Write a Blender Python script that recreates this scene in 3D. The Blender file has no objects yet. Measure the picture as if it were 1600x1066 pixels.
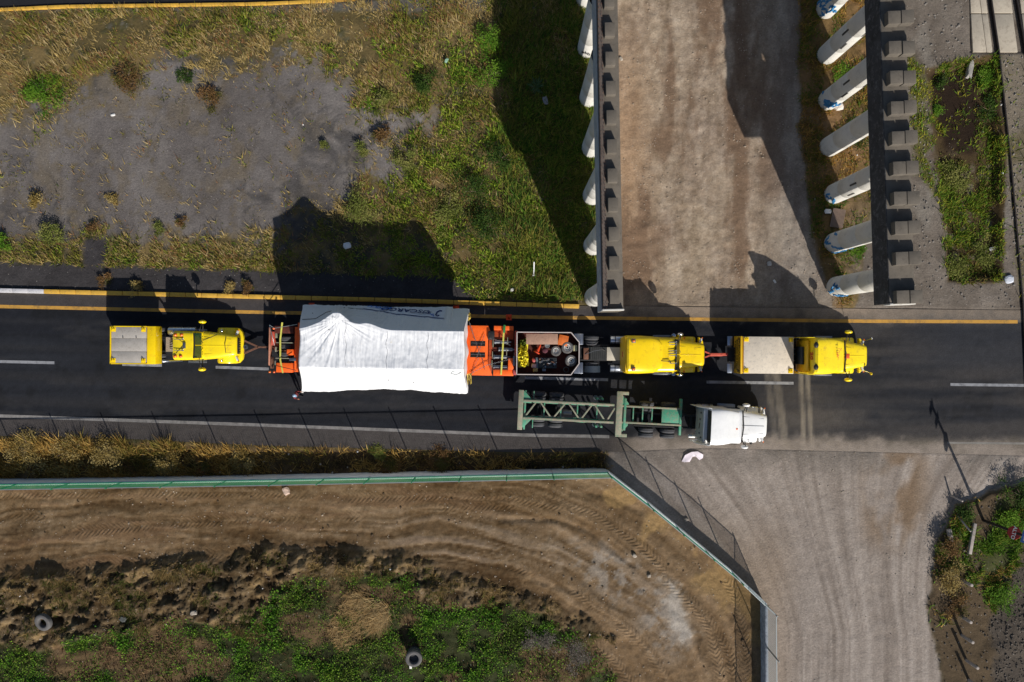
import bpy, bmesh, math, random
import numpy as np
from mathutils import Vector, Matrix
S = bpy.context.scene
R = math.radians
# ---------------------------------------------------------------- camera
F_PX, H = 1150.0, 52.1                     # focal length in px of the 1600 px frame, height of the drone
cd = bpy.data.cameras.new('drone_camera'); cam = bpy.data.objects.new('drone_camera', cd)
S.collection.objects.link(cam); S.camera = cam
cd.sensor_width = 36; cd.lens = 36 * F_PX / 1600; cd.clip_start = 1; cd.clip_end = 2000
cam.location = (0, 0, H); cam.rotation_euler = (0, 0, 0)
# ---------------------------------------------------------------- sky, sun, exposure
SUN_EL = math.atan(0.60)
sd = Vector((0.395, -0.9185, 0)).normalized()          # horizontal direction towards the sun
w = bpy.data.worlds.new('World'); S.world = w; w.use_nodes = True
nt = w.node_tree; bg = nt.nodes['Background']; sky = nt.nodes.new('ShaderNodeTexSky')
sky.sky_type = 'NISHITA'; sky.sun_disc = False; sky.sun_elevation = SUN_EL
sky.sun_rotation = math.atan2(sd.x, sd.y)
nt.links.new(sky.outputs[0], bg.inputs[0]); bg.inputs[1].default_value = 0.075
sl = bpy.data.lights.new('sun', 'SUN'); sl.energy = 5.0; sl.angle = R(0.5); sl.color = (1.0, 0.95, 0.87)
so = bpy.data.objects.new('sun', sl); S.collection.objects.link(so)
dirv = Vector((sd.x * math.cos(SUN_EL), sd.y * math.cos(SUN_EL), math.sin(SUN_EL)))
so.rotation_euler = dirv.to_track_quat('Z', 'Y').to_euler(); so.location = dirv * 120
S.render.engine = 'CYCLES'
S.view_settings.view_transform = 'Standard'; S.view_settings.look = 'None'
S.view_settings.exposure = 0.0; S.view_settings.gamma = 1.0; S.view_settings.use_curve_mapping = False

C = S.collection
rnd = random.Random(5); rs = np.random.RandomState(11)
def at(px, py, z=0.0):
    k = (H - z) / F_PX
    return Vector(((px - 800) * k, (533 - py) * k, z))
def lin(c):
    return tuple(((v / 255 / 12.92) if v <= 10 else ((v / 255 + 0.055) / 1.055) ** 2.4) for v in c)

# ---------------------------------------------------------------- materials
MATS = {}
def mat(name, rgb, rough=0.6, metal=0.0, var=0.15, scale=3.0, dirt=None, dirt_amt=0.0, bump=0.0, bscale=30.0, coat=0.0, trans=0.0, emit=None):
    if name in MATS: return MATS[name]
    m = bpy.data.materials.new(name); m.use_nodes = True; t = m.node_tree; N = t.nodes; L = t.links
    b = N['Principled BSDF']; c = lin(rgb)
    tc = N.new('ShaderNodeTexCoord')
    no = N.new('ShaderNodeTexNoise'); no.inputs['Scale'].default_value = scale; no.inputs['Detail'].default_value = 8; no.inputs['Roughness'].default_value = 0.65
    L.new(tc.outputs['Object'], no.inputs['Vector'])
    mr = N.new('ShaderNodeMapRange'); mr.inputs[1].default_value = 0.3; mr.inputs[2].default_value = 0.7
    mr.inputs[3].default_value = 1 - var; mr.inputs[4].default_value = 1 + var
    L.new(no.outputs['Fac'], mr.inputs[0])
    mx = N.new('ShaderNodeMix'); mx.data_type = 'RGBA'; mx.blend_type = 'MULTIPLY'; mx.inputs[0].default_value = 1
    mx.inputs[6].default_value = (*c, 1); L.new(mr.outputs[0], mx.inputs[7])
    out = mx.outputs[2]
    if dirt is not None:
        n2 = N.new('ShaderNodeTexNoise'); n2.inputs['Scale'].default_value = scale * 2.3; n2.inputs['Detail'].default_value = 10; n2.inputs['Roughness'].default_value = 0.75
        L.new(tc.outputs['Object'], n2.inputs['Vector'])
        m2 = N.new('ShaderNodeMapRange'); m2.inputs[1].default_value = 0.62 - dirt_amt * 0.3; m2.inputs[2].default_value = 0.75
        L.new(n2.outputs['Fac'], m2.inputs[0])
        mm = N.new('ShaderNodeMix'); mm.data_type = 'RGBA'; L.new(m2.outputs[0], mm.inputs[0]); L.new(out, mm.inputs[6])
        mm.inputs[7].default_value = (*lin(dirt), 1); out = mm.outputs[2]
    L.new(out, b.inputs['Base Color'])
    b.inputs['Roughness'].default_value = rough; b.inputs['Metallic'].default_value = metal
    if coat: b.inputs['Coat Weight'].default_value = coat; b.inputs['Coat Roughness'].default_value = 0.15
    if trans: b.inputs['Transmission Weight'].default_value = trans
    if bump:
        n3 = N.new('ShaderNodeTexNoise'); n3.inputs['Scale'].default_value = bscale; n3.inputs['Detail'].default_value = 6
        L.new(tc.outputs['Object'], n3.inputs['Vector'])
        bp = N.new('ShaderNodeBump'); bp.inputs['Strength'].default_value = bump; bp.inputs['Distance'].default_value = 0.05
        L.new(n3.outputs['Fac'], bp.inputs['Height']); L.new(bp.outputs[0], b.inputs['Normal'])
    MATS[name] = m; return m
yellow = mat('yellow_paint', (250, 220, 24), 0.34, var=0.09, scale=1.1, dirt=(196, 160, 60), dirt_amt=0.3, coat=0.3)
yellow2 = mat('deep_yellow_paint', (249, 211, 10), 0.34, var=0.09, scale=1.1, dirt=(190, 145, 40), dirt_amt=0.3, coat=0.3)
olive_y = mat('yellow_sheet', (225, 180, 30), 0.5, var=0.1)
whitep = mat('white_paint', (236, 236, 236), 0.35, var=0.05, dirt=(170, 160, 150), dirt_amt=0.05, coat=0.3)
orange = mat('orange_paint', (250, 105, 28), 0.5, var=0.1, dirt=(120, 55, 30), dirt_amt=0.25)
redp = mat('faded_red_paint', (205, 90, 70), 0.6, var=0.2, dirt=(90, 45, 35), dirt_amt=0.4)
darkred = mat('rusty_red_floor', (95, 38, 24), 0.8, var=0.3, dirt=(30, 18, 15), dirt_amt=0.6)
greenp = mat('green_chassis_paint', (70, 150, 120), 0.6, var=0.15, scale=2, dirt=(150, 125, 110), dirt_amt=0.55)
tanp = mat('dusty_chassis_paint', (150, 140, 122), 0.75, var=0.2, scale=2.2, dirt=(84, 140, 112), dirt_amt=0.6)
blackm = mat('black_frame_paint', (26, 26, 28), 0.6, var=0.3, dirt=(60, 55, 50), dirt_amt=0.2)
rubber = mat('tyre_rubber', (74, 75, 79), 0.85, var=0.2, dirt=(90, 84, 78), dirt_amt=0.3)
rubber_old = mat('dusty_tyre_rubber', (92, 90, 90), 0.9, var=0.2, dirt=(120, 108, 95), dirt_amt=0.3)
steel = mat('bare_steel', (150, 152, 156), 0.35, 0.9, var=0.15, dirt=(90, 85, 80), dirt_amt=0.2)
chrome = mat('polished_metal', (215, 218, 222), 0.15, 1.0, var=0.05)
alu = mat('brushed_aluminium', (190, 195, 205), 0.3, 0.9, var=0.1)
glass = mat('dark_glass', (10, 16, 18), 0.05, 0.0, var=0.0, coat=0.5)
ggreen = mat('green_tinted_glass', (28, 62, 42), 0.06, 0.0, var=0.3, scale=6, coat=0.5)
amber = mat('amber_lens', (225, 110, 25), 0.3, var=0.05)
redl = mat('red_lens', (190, 30, 20), 0.3, var=0.05)
lampw = mat('clear_lamp', (205, 205, 205), 0.15, var=0.05, coat=0.5)
concrete = mat('ballast_concrete', (218, 206, 188), 0.85, var=0.1, scale=2.5, dirt=(150, 145, 138), dirt_amt=0.3, bump=0.2)
pierc = mat('pier_concrete', (206, 203, 196), 0.85, var=0.09, scale=0.8, dirt=(160, 156, 150), dirt_amt=0.25, bump=0.15)
capc = mat('cap_beam_concrete', (100, 93, 84), 0.9, var=0.22, scale=1.1, dirt=(72, 66, 60), dirt_amt=0.3, bump=0.25)
rust = mat('rusty_steel', (110, 75, 58), 0.85, var=0.25, dirt=(70, 45, 35), dirt_amt=0.4)
plate = mat('dusty_steel_plate', (168, 132, 112), 0.7, var=0.15, dirt=(125, 95, 82), dirt_amt=0.4)
cloth_dark = mat('dark_clothing', (24, 24, 30), 0.9)
skin = mat('skin', (150, 100, 75), 0.6)
bluecap = mat('pale_blue_cap', (150, 180, 205), 0.5)
blueg = mat('blue_spray_paint', (60, 130, 180), 0.6, var=0.2)
navy = mat('navy_print', (25, 50, 110), 0.6)
cyan = mat('sky_blue_print', (30, 120, 210), 0.6)
ink = mat('black_print', (12, 12, 12), 0.6)
ink_red = mat('red_print', (205, 60, 20), 0.6)
stopred = mat('sign_red', (150, 12, 28), 0.4)
signw = mat('sign_white', (235, 235, 235), 0.4)
signb = mat('sign_blue', (70, 110, 190), 0.4)
gwire = mat('green_fence_paint', (30, 135, 95), 0.5, var=0.1)
wallw = mat('whitewashed_wall', (225, 228, 226), 0.85, var=0.1, scale=1.2, dirt=(150, 150, 140), dirt_amt=0.15)
galv = mat('galvanised_steel', (170, 178, 180), 0.4, 0.6, var=0.1)
wood = mat('weathered_wood', (120, 105, 88), 0.9, var=0.3, scale=6)
darkwood = mat('creosoted_wood', (38, 32, 26), 0.9, var=0.3, scale=6)
paper = mat('white_litter', (225, 222, 218), 0.8, var=0.08)
stone = mat('rubble_stone', (165, 155, 142), 0.9, var=0.25, bump=0.3, bscale=12)
strapy = mat('yellow_webbing', (205, 200, 90), 0.8)
strapg = mat('green_webbing', (40, 120, 60), 0.8)

# ---------------------------------------------------------------- mesh builder
class MB:
    def __init__(s): s.v = []; s.f = []; s.sm = []
    def add(s, v, f, smooth=False):
        o = len(s.v); s.v += [tuple(p) for p in v]; s.f += [tuple(i + o for i in q) for q in f]; s.sm += [smooth] * len(f); return s
    def box(s, x0, x1, y0, y1, z0, z1):
        v = [(x, y, z) for z in (z0, z1) for y in (y0, y1) for x in (x0, x1)]
        return s.add(v, [(0, 2, 3, 1), (4, 5, 7, 6), (0, 1, 5, 4), (2, 6, 7, 3), (0, 4, 6, 2), (1, 3, 7, 5)])
    def obox(s, c, d, sx, sy, sz):
        M = Matrix.Rotation(d, 4, 'Z') if not isinstance(d, Matrix) else d
        v = []
        for z in (-sz / 2, sz / 2):
            for y in (-sy / 2, sy / 2):
                for x in (-sx / 2, sx / 2): v.append(tuple(Vector(c) + M @ Vector((x, y, z))))
        return s.add(v, [(0, 2, 3, 1), (4, 5, 7, 6), (0, 1, 5, 4), (2, 6, 7, 3), (0, 4, 6, 2), (1, 3, 7, 5)])
    def bar(s, a, b, wd, ht):
        a, b = Vector(a), Vector(b); d = (b - a).normalized(); up = Vector((0, 0, 1)) if abs(d.z) < .95 else Vector((1, 0, 0))
        y = up.cross(d).normalized(); z = d.cross(y)
        v = [p + y * i * wd / 2 + z * j * ht / 2 for p in (a, b) for i, j in ((-1, -1), (1, -1), (1, 1), (-1, 1))]
        return s.add(v, [(0, 3, 2, 1), (4, 5, 6, 7), (0, 1, 5, 4), (1, 2, 6, 5), (2, 3, 7, 6), (3, 0, 4, 7)])
    def tube(s, path, r, n=8, caps=True, r2=None):
        P = [Vector(p) for p in path]; rings = []; m = len(P)
        for i, p in enumerate(P):
            d = (P[min(i + 1, m - 1)] - P[max(i - 1, 0)]).normalized()
            up = Vector((0, 0, 1)) if abs(d.z) < .9 else Vector((1, 0, 0))
            a = d.cross(up).normalized(); b = d.cross(a); rr = r if r2 is None else r + (r2 - r) * i / (m - 1)
            rings.append([p + (a * math.cos(t) + b * math.sin(t)) * rr for t in [2 * math.pi * k / n for k in range(n)]])
        v = [q for rg in rings for q in rg]; f = []
        for i in range(m - 1):
            for k in range(n): f.append((i * n + k, i * n + (k + 1) % n, (i + 1) * n + (k + 1) % n, (i + 1) * n + k))
        s.add(v, f, n > 5)
        if caps:
            o = len(s.v) - len(v)
            s.f.append(tuple(o + k for k in range(n))[::-1]); s.f.append(tuple(o + (m - 1) * n + k for k in range(n))); s.sm += [False, False]
        return s
    def prism(s, poly, z0, z1):
        n = len(poly); v = [(x, y, z0) for x, y in poly] + [(x, y, z1) for x, y in poly]
        return s.add(v, [tuple(range(n))[::-1], tuple(range(n, 2 * n))] + [(i, (i + 1) % n, n + (i + 1) % n, n + i) for i in range(n)])
    def prism_xz(s, poly, y0, y1):
        n = len(poly); v = [(x, y0, z) for x, z in poly] + [(x, y1, z) for x, z in poly]
        return s.add(v, [tuple(range(n)), tuple(range(n, 2 * n))[::-1]] + [((i + 1) % n, i, n + i, n + (i + 1) % n) for i in range(n)])
    def loft(s, secs, smooth=True):
        n = len(secs[0]); v = [p for q in secs for p in q]; f = []
        for i in range(len(secs) - 1):
            for k in range(n): f.append((i * n + k, i * n + (k + 1) % n, (i + 1) * n + (k + 1) % n, (i + 1) * n + k))
        s.add(v, f, smooth); o = len(s.v) - len(v)
        s.f.append(tuple(o + k for k in range(n))[::-1]); s.f.append(tuple(o + (len(secs) - 1) * n + k for k in range(n))); s.sm += [False, False]
        return s
    def lathe(s, c, axis, prof, n=28, smooth=True):       # prof: (along, radius)
        c = Vector(c); ax = Vector(axis).normalized(); up = Vector((0, 0, 1)) if abs(ax.z) < .9 else Vector((1, 0, 0))
        a = ax.cross(up).normalized(); b = ax.cross(a); v = []; f = []
        for t, r in prof:
            for k in range(n):
                g = 2 * math.pi * k / n; v.append(c + ax * t + (a * math.cos(g) + b * math.sin(g)) * r)
        for i in range(len(prof) - 1):
            for k in range(n): f.append((i * n + k, i * n + (k + 1) % n, (i + 1) * n + (k + 1) % n, (i + 1) * n + k))
        return s.add(v, f, smooth)
    def ball(s, c, r, n=10, sq=(1, 1, 1)):
        prof = [(-math.cos(math.pi * i / n), max(1e-4, math.sin(math.pi * i / n))) for i in range(n + 1)]
        o = len(s.v); s.lathe((0, 0, 0), (0, 0, 1), prof, n * 2)
        s.v[o:] = [(c[0] + p[0] * r * sq[0], c[1] + p[1] * r * sq[1], c[2] + p[2] * r * sq[2]) for p in s.v[o:]]; return s
    def mesh(s, name, bevel=0, seg=2, autos=True):
        me = bpy.data.meshes.new(name); bm = bmesh.new()
        vs = [bm.verts.new(p) for p in s.v]
        for q, sm in zip(s.f, s.sm):
            try: fc = bm.faces.new([vs[i] for i in q]); fc.smooth = sm
            except ValueError: pass
        bmesh.ops.recalc_face_normals(bm, faces=bm.faces)
        if bevel:
            es = [e for e in bm.edges if len(e.link_faces) == 2 and e.calc_face_angle(0) > R(32)]
            bmesh.ops.bevel(bm, geom=es, offset=bevel, segments=seg, profile=0.5, affect='EDGES', clamp_overlap=True)
            for fc in bm.faces: fc.smooth = True
        for e in bm.edges:
            if len(e.link_faces) == 2 and e.calc_face_angle(0) > R(38): e.smooth = False
        bm.to_mesh(me); bm.free(); return me
    def build(s, name, m, parent=None, bevel=0, seg=2, label=None, kind=None):
        me = s.mesh(name, bevel, seg); me.materials.append(m)
        o = bpy.data.objects.new(name, me); C.objects.link(o)
        if parent is not None: o.parent = parent
        if label: o['label'] = label
        if kind: o['kind'] = kind
        return o
def tag(o, label=None, cat=None, group=None, kind=None):
    for k, v in (('label', label), ('category', cat), ('group', group), ('kind', kind)):
        if v: o[k] = v
    return o
def thing(name, label, cat, loc=(0, 0, 0), rz=0, group=None):
    o = bpy.data.objects.new(name, None); o.empty_display_size = 0.3; C.objects.link(o)
    o.location = loc; o.rotation_euler = (0, 0, rz); return tag(o, label, cat, group)
def copyobj(o, parent=None, loc=None, rz=None):
    c = o.copy(); C.objects.link(c)
    for k in ('label',):
        pass
    c.parent = parent
    if loc is not None: c.location = loc
    if rz is not None: c.rotation_euler = (0, 0, rz)
    for ch in list(o.children): copyobj(ch, c)
    return c
def textmesh(body, size, m, parent, loc, rot, sx=1.0, ext=0.004, name='lettering', bold=0.0, shear=0):
    cu = bpy.data.curves.new('t', 'FONT'); cu.body = body; cu.size = size; cu.extrude = ext; cu.align_x = 'CENTER'; cu.align_y = 'CENTER'; cu.offset = bold; cu.shear = shear; cu.resolution_u = 3
    to = bpy.data.objects.new('t', cu); C.objects.link(to)
    dg = bpy.context.evaluated_depsgraph_get(); me = bpy.data.meshes.new_from_object(to.evaluated_get(dg))
    bpy.data.objects.remove(to); me.name = name; me.materials.clear(); me.materials.append(m)
    o = bpy.data.objects.new(name, me); C.objects.link(o); o.parent = parent; o.location = loc; o.rotation_euler = rot; o.scale = (sx, 1, 1)
    return o

# ---------------------------------------------------------------- noise on numpy arrays
TAB = np.random.RandomState(3).rand(256, 256)
def vn(x, y, seed=0):
    x = x + seed * 17.31; y = y + seed * 9.17
    xi = np.floor(x).astype(int); yi = np.floor(y).astype(int); fx = x - xi; fy = y - yi
    fx = fx * fx * (3 - 2 * fx); fy = fy * fy * (3 - 2 * fy)
    a = TAB[xi & 255, yi & 255]; b = TAB[(xi + 1) & 255, yi & 255]; c = TAB[xi & 255, (yi + 1) & 255]; d = TAB[(xi + 1) & 255, (yi + 1) & 255]
    return (a * (1 - fx) + b * fx) * (1 - fy) + (c * (1 - fx) + d * fx) * fy
def fbm(x, y, o=4, seed=0, g=0.5):
    s = 0; a = 1; t = 0
    for i in range(o):
        s = s + a * vn(x * 2 ** i, y * 2 ** i, seed + i * 3); t += a; a *= g
    return s / t
def sstep(a, b, x):
    t = np.clip((x - a) / (b - a), 0, 1); return t * t * (3 - 2 * t)
def sdf(X, Y, poly):                       # positive inside
    P = np.array(poly, float); d = np.full(X.shape, 1e9); ins = np.zeros(X.shape, bool); n = len(P)
    for i in range(n):
        ax, ay = P[i]; bx, by = P[(i + 1) % n]; ex, ey = bx - ax, by - ay
        t = np.clip(((X - ax) * ex + (Y - ay) * ey) / (ex * ex + ey * ey + 1e-9), 0, 1)
        d = np.minimum(d, (X - ax - t * ex) ** 2 + (Y - ay - t * ey) ** 2)
        if ay != by:
            cr = ((ay > Y) != (by > Y)) & (X < ex * (Y - ay) / ey + ax); ins ^= cr
    return np.sqrt(d) * np.where(ins, 1, -1)
def pdist(X, Y, path):                     # distance to a path, arc length, signed side
    P = np.array(path, float); d = np.full(X.shape, 1e9); u = np.zeros(X.shape); sg = np.zeros(X.shape); acc = 0
    for i in range(len(P) - 1):
        ax, ay = P[i]; bx, by = P[i + 1]; ex, ey = bx - ax, by - ay; L = math.hypot(ex, ey)
        t = np.clip(((X - ax) * ex + (Y - ay) * ey) / (L * L), 0, 1); dx = X - ax - t * ex; dy = Y - ay - t * ey
        q = np.sqrt(dx * dx + dy * dy); m = q < d; d = np.where(m, q, d); u = np.where(m, acc + t * L, u); sg = np.where(m, np.sign(ex * dy - ey * dx), sg); acc += L
    return d, u, sg
def zone(X, Y, poly, soft=6, amp=10, sc=0.03, seed=0):
    return sstep(-soft, soft, sdf(X, Y, poly) + (fbm(X * sc, Y * sc, 4, seed, .6) - .5) * 2 * amp)
# ================================================================= SETTING
PXM = F_PX / H                              # px per metre on the ground
def ipl(x, pts):
    p = np.array(pts, float); return np.interp(x, p[:, 0], p[:, 1])
KERB = [(-7000, 300), (0, 455), (250, 461), (600, 470), (905, 480), (1600, 487), (8000, 500)]
YEL = [(-7000, 330), (0, 479), (400, 488), (850, 496), (1350, 502), (1600, 503), (8000, 510)]
WHI = [(-7000, 440), (0, 650), (400, 664), (820, 680), (1200, 687), (1600, 691), (8000, 720)]
SED = [(-7000, 480), (0, 681), (200, 686), (400, 696), (820, 707), (960, 706), (1100, 700), (1600, 712), (8000, 740)]
WALL = [(-2500, 790), (-300, 756), (42, 752.5), (442, 746), (862, 737), (947, 735), (1009, 783), (1098, 856), (1139, 890), (1190, 938), (1191, 1066), (1193, 1300)]
def axis(lo, hi, st, far):
    c = np.arange(lo, hi + st / 2, st); g = []; s = st; p = hi
    while p < far: s *= 1.35; p += s; g.append(p)
    g = np.array(g); return np.concatenate([(lo + hi - g)[::-1], c, g])
GX = axis(-38.5, 38.5, .13, 600); GY = axis(-26.6, 26.6, .13, 600)
MX, MY = np.meshgrid(GX, GY)                # metres
X = MX * PXM + 800; Y = 533 - MY * PXM      # frame px on the ground plane
def mix(c, d, wgt): return c * (1 - wgt[..., None]) + np.array(d, float) * wgt[..., None]
n1 = fbm(MX * .35, MY * .35, 5, 1); n2 = fbm(MX * 1.6, MY * 1.6, 4, 2, .6); n3 = vn(MX * 6, MY * 6, 5); n4 = fbm(MX * .12, MY * .12, 4, 7)
M = {}
P_GREY = [(-300, 210), (15, 190), (55, 175), (110, 150), (150, 118), (200, 125), (235, 108), (262, 75), (330, 105), (420, 95), (500, 100), (545, 130), (560, 165), (600, 175), (690, 178), (672, 205), (600, 215), (640, 240), (600, 285), (545, 300), (500, 330), (470, 340), (436, 372), (300, 375), (165, 372), (150, 385), (0, 372), (-300, 372)]
M['grey'] = sstep(.5 - .38, .5 + .38, zone(X, Y, P_GREY, 38, 36, .022, 1) + (n2 - .5) * 1.3 + (n3 - .5) * .5)
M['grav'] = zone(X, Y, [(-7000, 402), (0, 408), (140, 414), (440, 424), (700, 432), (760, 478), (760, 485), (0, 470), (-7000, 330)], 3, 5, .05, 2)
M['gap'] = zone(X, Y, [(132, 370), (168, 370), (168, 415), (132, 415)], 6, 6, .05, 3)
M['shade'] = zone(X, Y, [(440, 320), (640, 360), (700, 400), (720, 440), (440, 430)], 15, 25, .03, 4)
M['dirt'] = zone(X, Y, [(935, -8000), (1252, -8000), (1252, 200), (1265, 330), (1288, 430), (1330, 500), (975, 510), (925, 487), (935, 430)], 3, 5, .06, 5)
M['colg'] = zone(X, Y, [(1250, -8000), (1372, -8000), (1376, 240), (1360, 330), (1345, 400), (1335, 470), (1310, 480), (1286, 430), (1265, 330), (1250, 200)], 5, 10, .05, 6)
M['east'] = zone(X, Y, [(1372, -8000), (1700, -8000), (1700, 500), (1325, 500), (1340, 470), (1375, 240)], 3, 3, .05, 7)
M['egr'] = zone(X, Y, [(1415, 90), (1445, 100), (1452, 250), (1460, 300), (1430, 260)], 7, 14, .06, 8)
M['pit'] = zone(X, Y, [(1447, 108), (1500, 92), (1560, 84), (1572, 240), (1568, 440), (1480, 442), (1474, 350), (1462, 260)], 3, 4, .08, 9)
M['pitd'] = zone(X, Y, [(1462, 112), (1530, 105), (1540, 180), (1530, 235), (1485, 235), (1468, 180)], 8, 9, .05, 10)
M['ball'] = zone(X, Y, [(1566, 84), (1700, 84), (1700, 470), (1592, 470), (1574, 240)], 3, 3, .08, 11)
M['side'] = zone(X, Y, [(940, 688), (8000, 700), (8000, 770), (1640, 745), (1560, 765), (1495, 790), (1462, 850), (1450, 950), (1478, 1100), (1500, 8000), (1192, 8000), (1191, 938), (1139, 890), (947, 735), (935, 712)], 3, 5, .05, 12)
wallY = ipl(X, [p for p in WALL if p[0] <= 947])
inside_lot = sdf(X, Y, [(-7000, 900), (-2500, 790), (-300, 756), (42, 752.5), (442, 746), (862, 737), (947, 735), (1009, 783), (1098, 856), (1139, 890), (1190, 938), (1191, 1066), (1193, 9000), (-7000, 9000)])
M['lot'] = sstep(-2, 2, inside_lot)
M['heap'] = zone(X, Y, [(-3000, 905), (0, 898), (200, 890), (330, 872), (400, 862), (640, 866), (690, 898), (800, 920), (900, 960), (960, 1000), (900, 990), (800, 958), (740, 948), (660, 940), (640, 905), (480, 900), (430, 940), (400, 1000), (290, 965), (150, 1000), (60, 1022), (0, 1008), (-3000, 1008)], 6, 14, .035, 13)
M['field'] = zone(X, Y, [(-7000, 1010), (0, 1005), (100, 1022), (110, 985), (160, 985), (290, 958), (390, 985), (430, 925), (470, 900), (640, 895), (665, 940), (740, 948), (800, 945), (905, 985), (960, 1040), (960, 9000), (-7000, 9000)], 6, 16, .035, 14) * M['lot']
M['ditch'] = sstep(0, 8, Y - ipl(X, SED) + (fbm(X * .05, Y * .05, 3, 15) - .5) * 14) * (1 - M['lot']) * sstep(960, 935, X) * (Y > 640)
sedd = Y - ipl(X, SED)
M['isl'] = (1 - M['side']) * (1 - M['lot']) * (X > 1400) * (Y > 690)
islg = zone(X, Y, [(1555, 780), (1700, 740), (1900, 760), (1900, 850), (1600, 850), (1575, 900), (1570, 955), (1540, 945), (1530, 870)], 6, 12, .05, 16)
islk = zone(X, Y, [(1600, 860), (1900, 850), (1900, 1300), (1560, 1300), (1545, 980), (1575, 900)], 8, 12, .05, 17)
M['islk'] = islk * M['isl']; M['islg'] = islg * M['isl']
# ---- colours (surface tones, with some shade painted in)
col = np.zeros(X.shape + (3,)); col[:] = (92, 80, 50)
col = mix(col, (128, 108, 70), sstep(.45, .65, n1) * .8); col = mix(col, (52, 54, 26), sstep(.52, .72, n2) * .7)  # darker between tufts: grass self-shadow put into the base colour
wv_ = fbm(MX * .25, MY * .25, 3, 24) * 3
g = np.stack([np.interp(n4 * .6 + .4 * (X / 900 - Y / 900) + .15, [0, .35, .7], [66, 92, 118]) + o for o in (2, -4, -7)], -1)
g += (n1[..., None] - .5) * 34 + (n2[..., None] - .5) * 18
col = col * (1 - M['grey'][..., None]) + g * M['grey'][..., None]
col = mix(col, (108, 96, 78), M['grey'] * sstep(.48, .66, fbm(MX * .5, MY * .5, 5, 21, .65)) * .55); col = mix(col, (118, 112, 108), M['grey'] * sstep(.52, .66, fbm(MX * .9 + wv_, MY * .22, 4, 22, .65)) * .5); col = mix(col, (64, 62, 62), M['grey'] * sstep(.54, .7, fbm(MX * .3 + wv_, MY * .3, 5, 23, .7)) * .6)
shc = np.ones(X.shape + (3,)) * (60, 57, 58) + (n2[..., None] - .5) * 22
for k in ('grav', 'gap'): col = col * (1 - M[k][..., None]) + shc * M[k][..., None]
col = mix(col, (58, 56, 56), M['shade'] * .6 * sstep(.35, .6, n2))  # cast shadow of the cargo painted into the ground colour
# dirt road between the piers
wob = fbm(MX * .2, MY * .2, 3, 30) * 2
st = fbm(MX * 1.1 + wob, MY * .12, 4, 31); st2 = fbm(MX * .45, MY * .3, 4, 33)
d = np.ones(X.shape + (3,)) * (151, 134, 116) + (st[..., None] - .5) * 44 + (st2[..., None] - .5) * (34, 34, 28) + (n2[..., None] - .5) * 34 + (n3[..., None] - .5) * 24 + (fbm(MX * 3, MY * 1.2, 3, 36)[..., None] - .5) * 36
d = mix(d, (166, 132, 100), sstep(70, 0, np.abs(X - 975)) * sstep(-50, 200, Y) * .6)
d = mix(d, (112, 90, 72), sstep(.5, .68, fbm(MX * .5, MY * .16, 5, 35, .6)) * .8)
d = mix(d, (125, 122, 120), sstep(25, 110, X - 1140) * .5)
d = mix(d, (120, 108, 95), sstep(430, 500, Y) * .6)
col = col * (1 - M['dirt'][..., None]) + d * M['dirt'][..., None]
col = mix(col, (110, 88, 55), M['colg']); col = mix(col, (128, 100, 68), M['colg'] * sstep(.45, .6, n1))
col = mix(col, (112, 102, 92), M['colg'] * sstep(250, 400, Y) * sstep(1300, 1345, X) * .8)
e = np.ones(X.shape + (3,)) * (108, 99, 90) + (n1[..., None] - .5) * 40 + (n2[..., None] - .5) * 26
e = mix(e, (128, 122, 114), sstep(.55, .7, fbm(MX * .5, MY * .25, 5, 40)) * .7)
e = mix(e, (86, 66, 52), sstep(.55, .66, fbm(MX * .6, MY * .6, 4, 41)) * sstep(60, 20, np.abs(Y - 230)) * .8)
col = col * (1 - M['east'][..., None]) + e * M['east'][..., None]
col = mix(col, (95, 92, 50), M['egr'] * .8)
col = mix(col, (74, 60, 38), M['pit']); col = mix(col, (40, 28, 18), M['pitd']); col = mix(col, (110, 102, 88), M['pit'] * sstep(.55, .68, n2) * sstep(200, 300, Y))
col = mix(col, (122, 112, 98), M['ball']); col = mix(col, (92, 84, 60), M['ball'] * sstep(.5, .65, n1) * .6)
# gravel side road with wheel streaks
th = np.clip((Y - 690) / 300, 0, 1); xc = X - 1300
fan = 1 + 1.1 * (1 - th) ** 2; uu_ = (X - 1325 + 60 * (1 - th)) / fan / PXM; bend = uu_ + fbm(MX * .10, MY * .05, 3, 50) * .9
ss = fbm(bend * 2.2, MY * .05 + 5, 4, 51, .75); sf = fbm(bend * 7, MY * .12, 2, 54); s2 = fbm(bend * .5, MY * .1, 3, 52)
sr = np.ones(X.shape + (3,)) * (147, 136, 127) + (ss[..., None] - .5) * 42 + (sf[..., None] - .5) * 34 + (s2[..., None] - .5) * 30 + (n2[..., None] - .5) * 18
sr = mix(sr, (118, 96, 74), sstep(70, 20, np.abs(X - 1400)) * sstep(110, 40, np.abs(Y - 770)) * sstep(.4, .62, fbm(bend * .9, MY * .3, 4, 53)) * .8)
sr = mix(sr, (140, 122, 104), sstep(1260, 1200, X) * sstep(760, 900, Y) * .6)
sr = mix(sr, (104, 98, 92), sstep(760, 700, Y) * sstep(.4, .6, n1) * .6)
col = col * (1 - M['side'][..., None]) + sr * M['side'][..., None]
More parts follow.
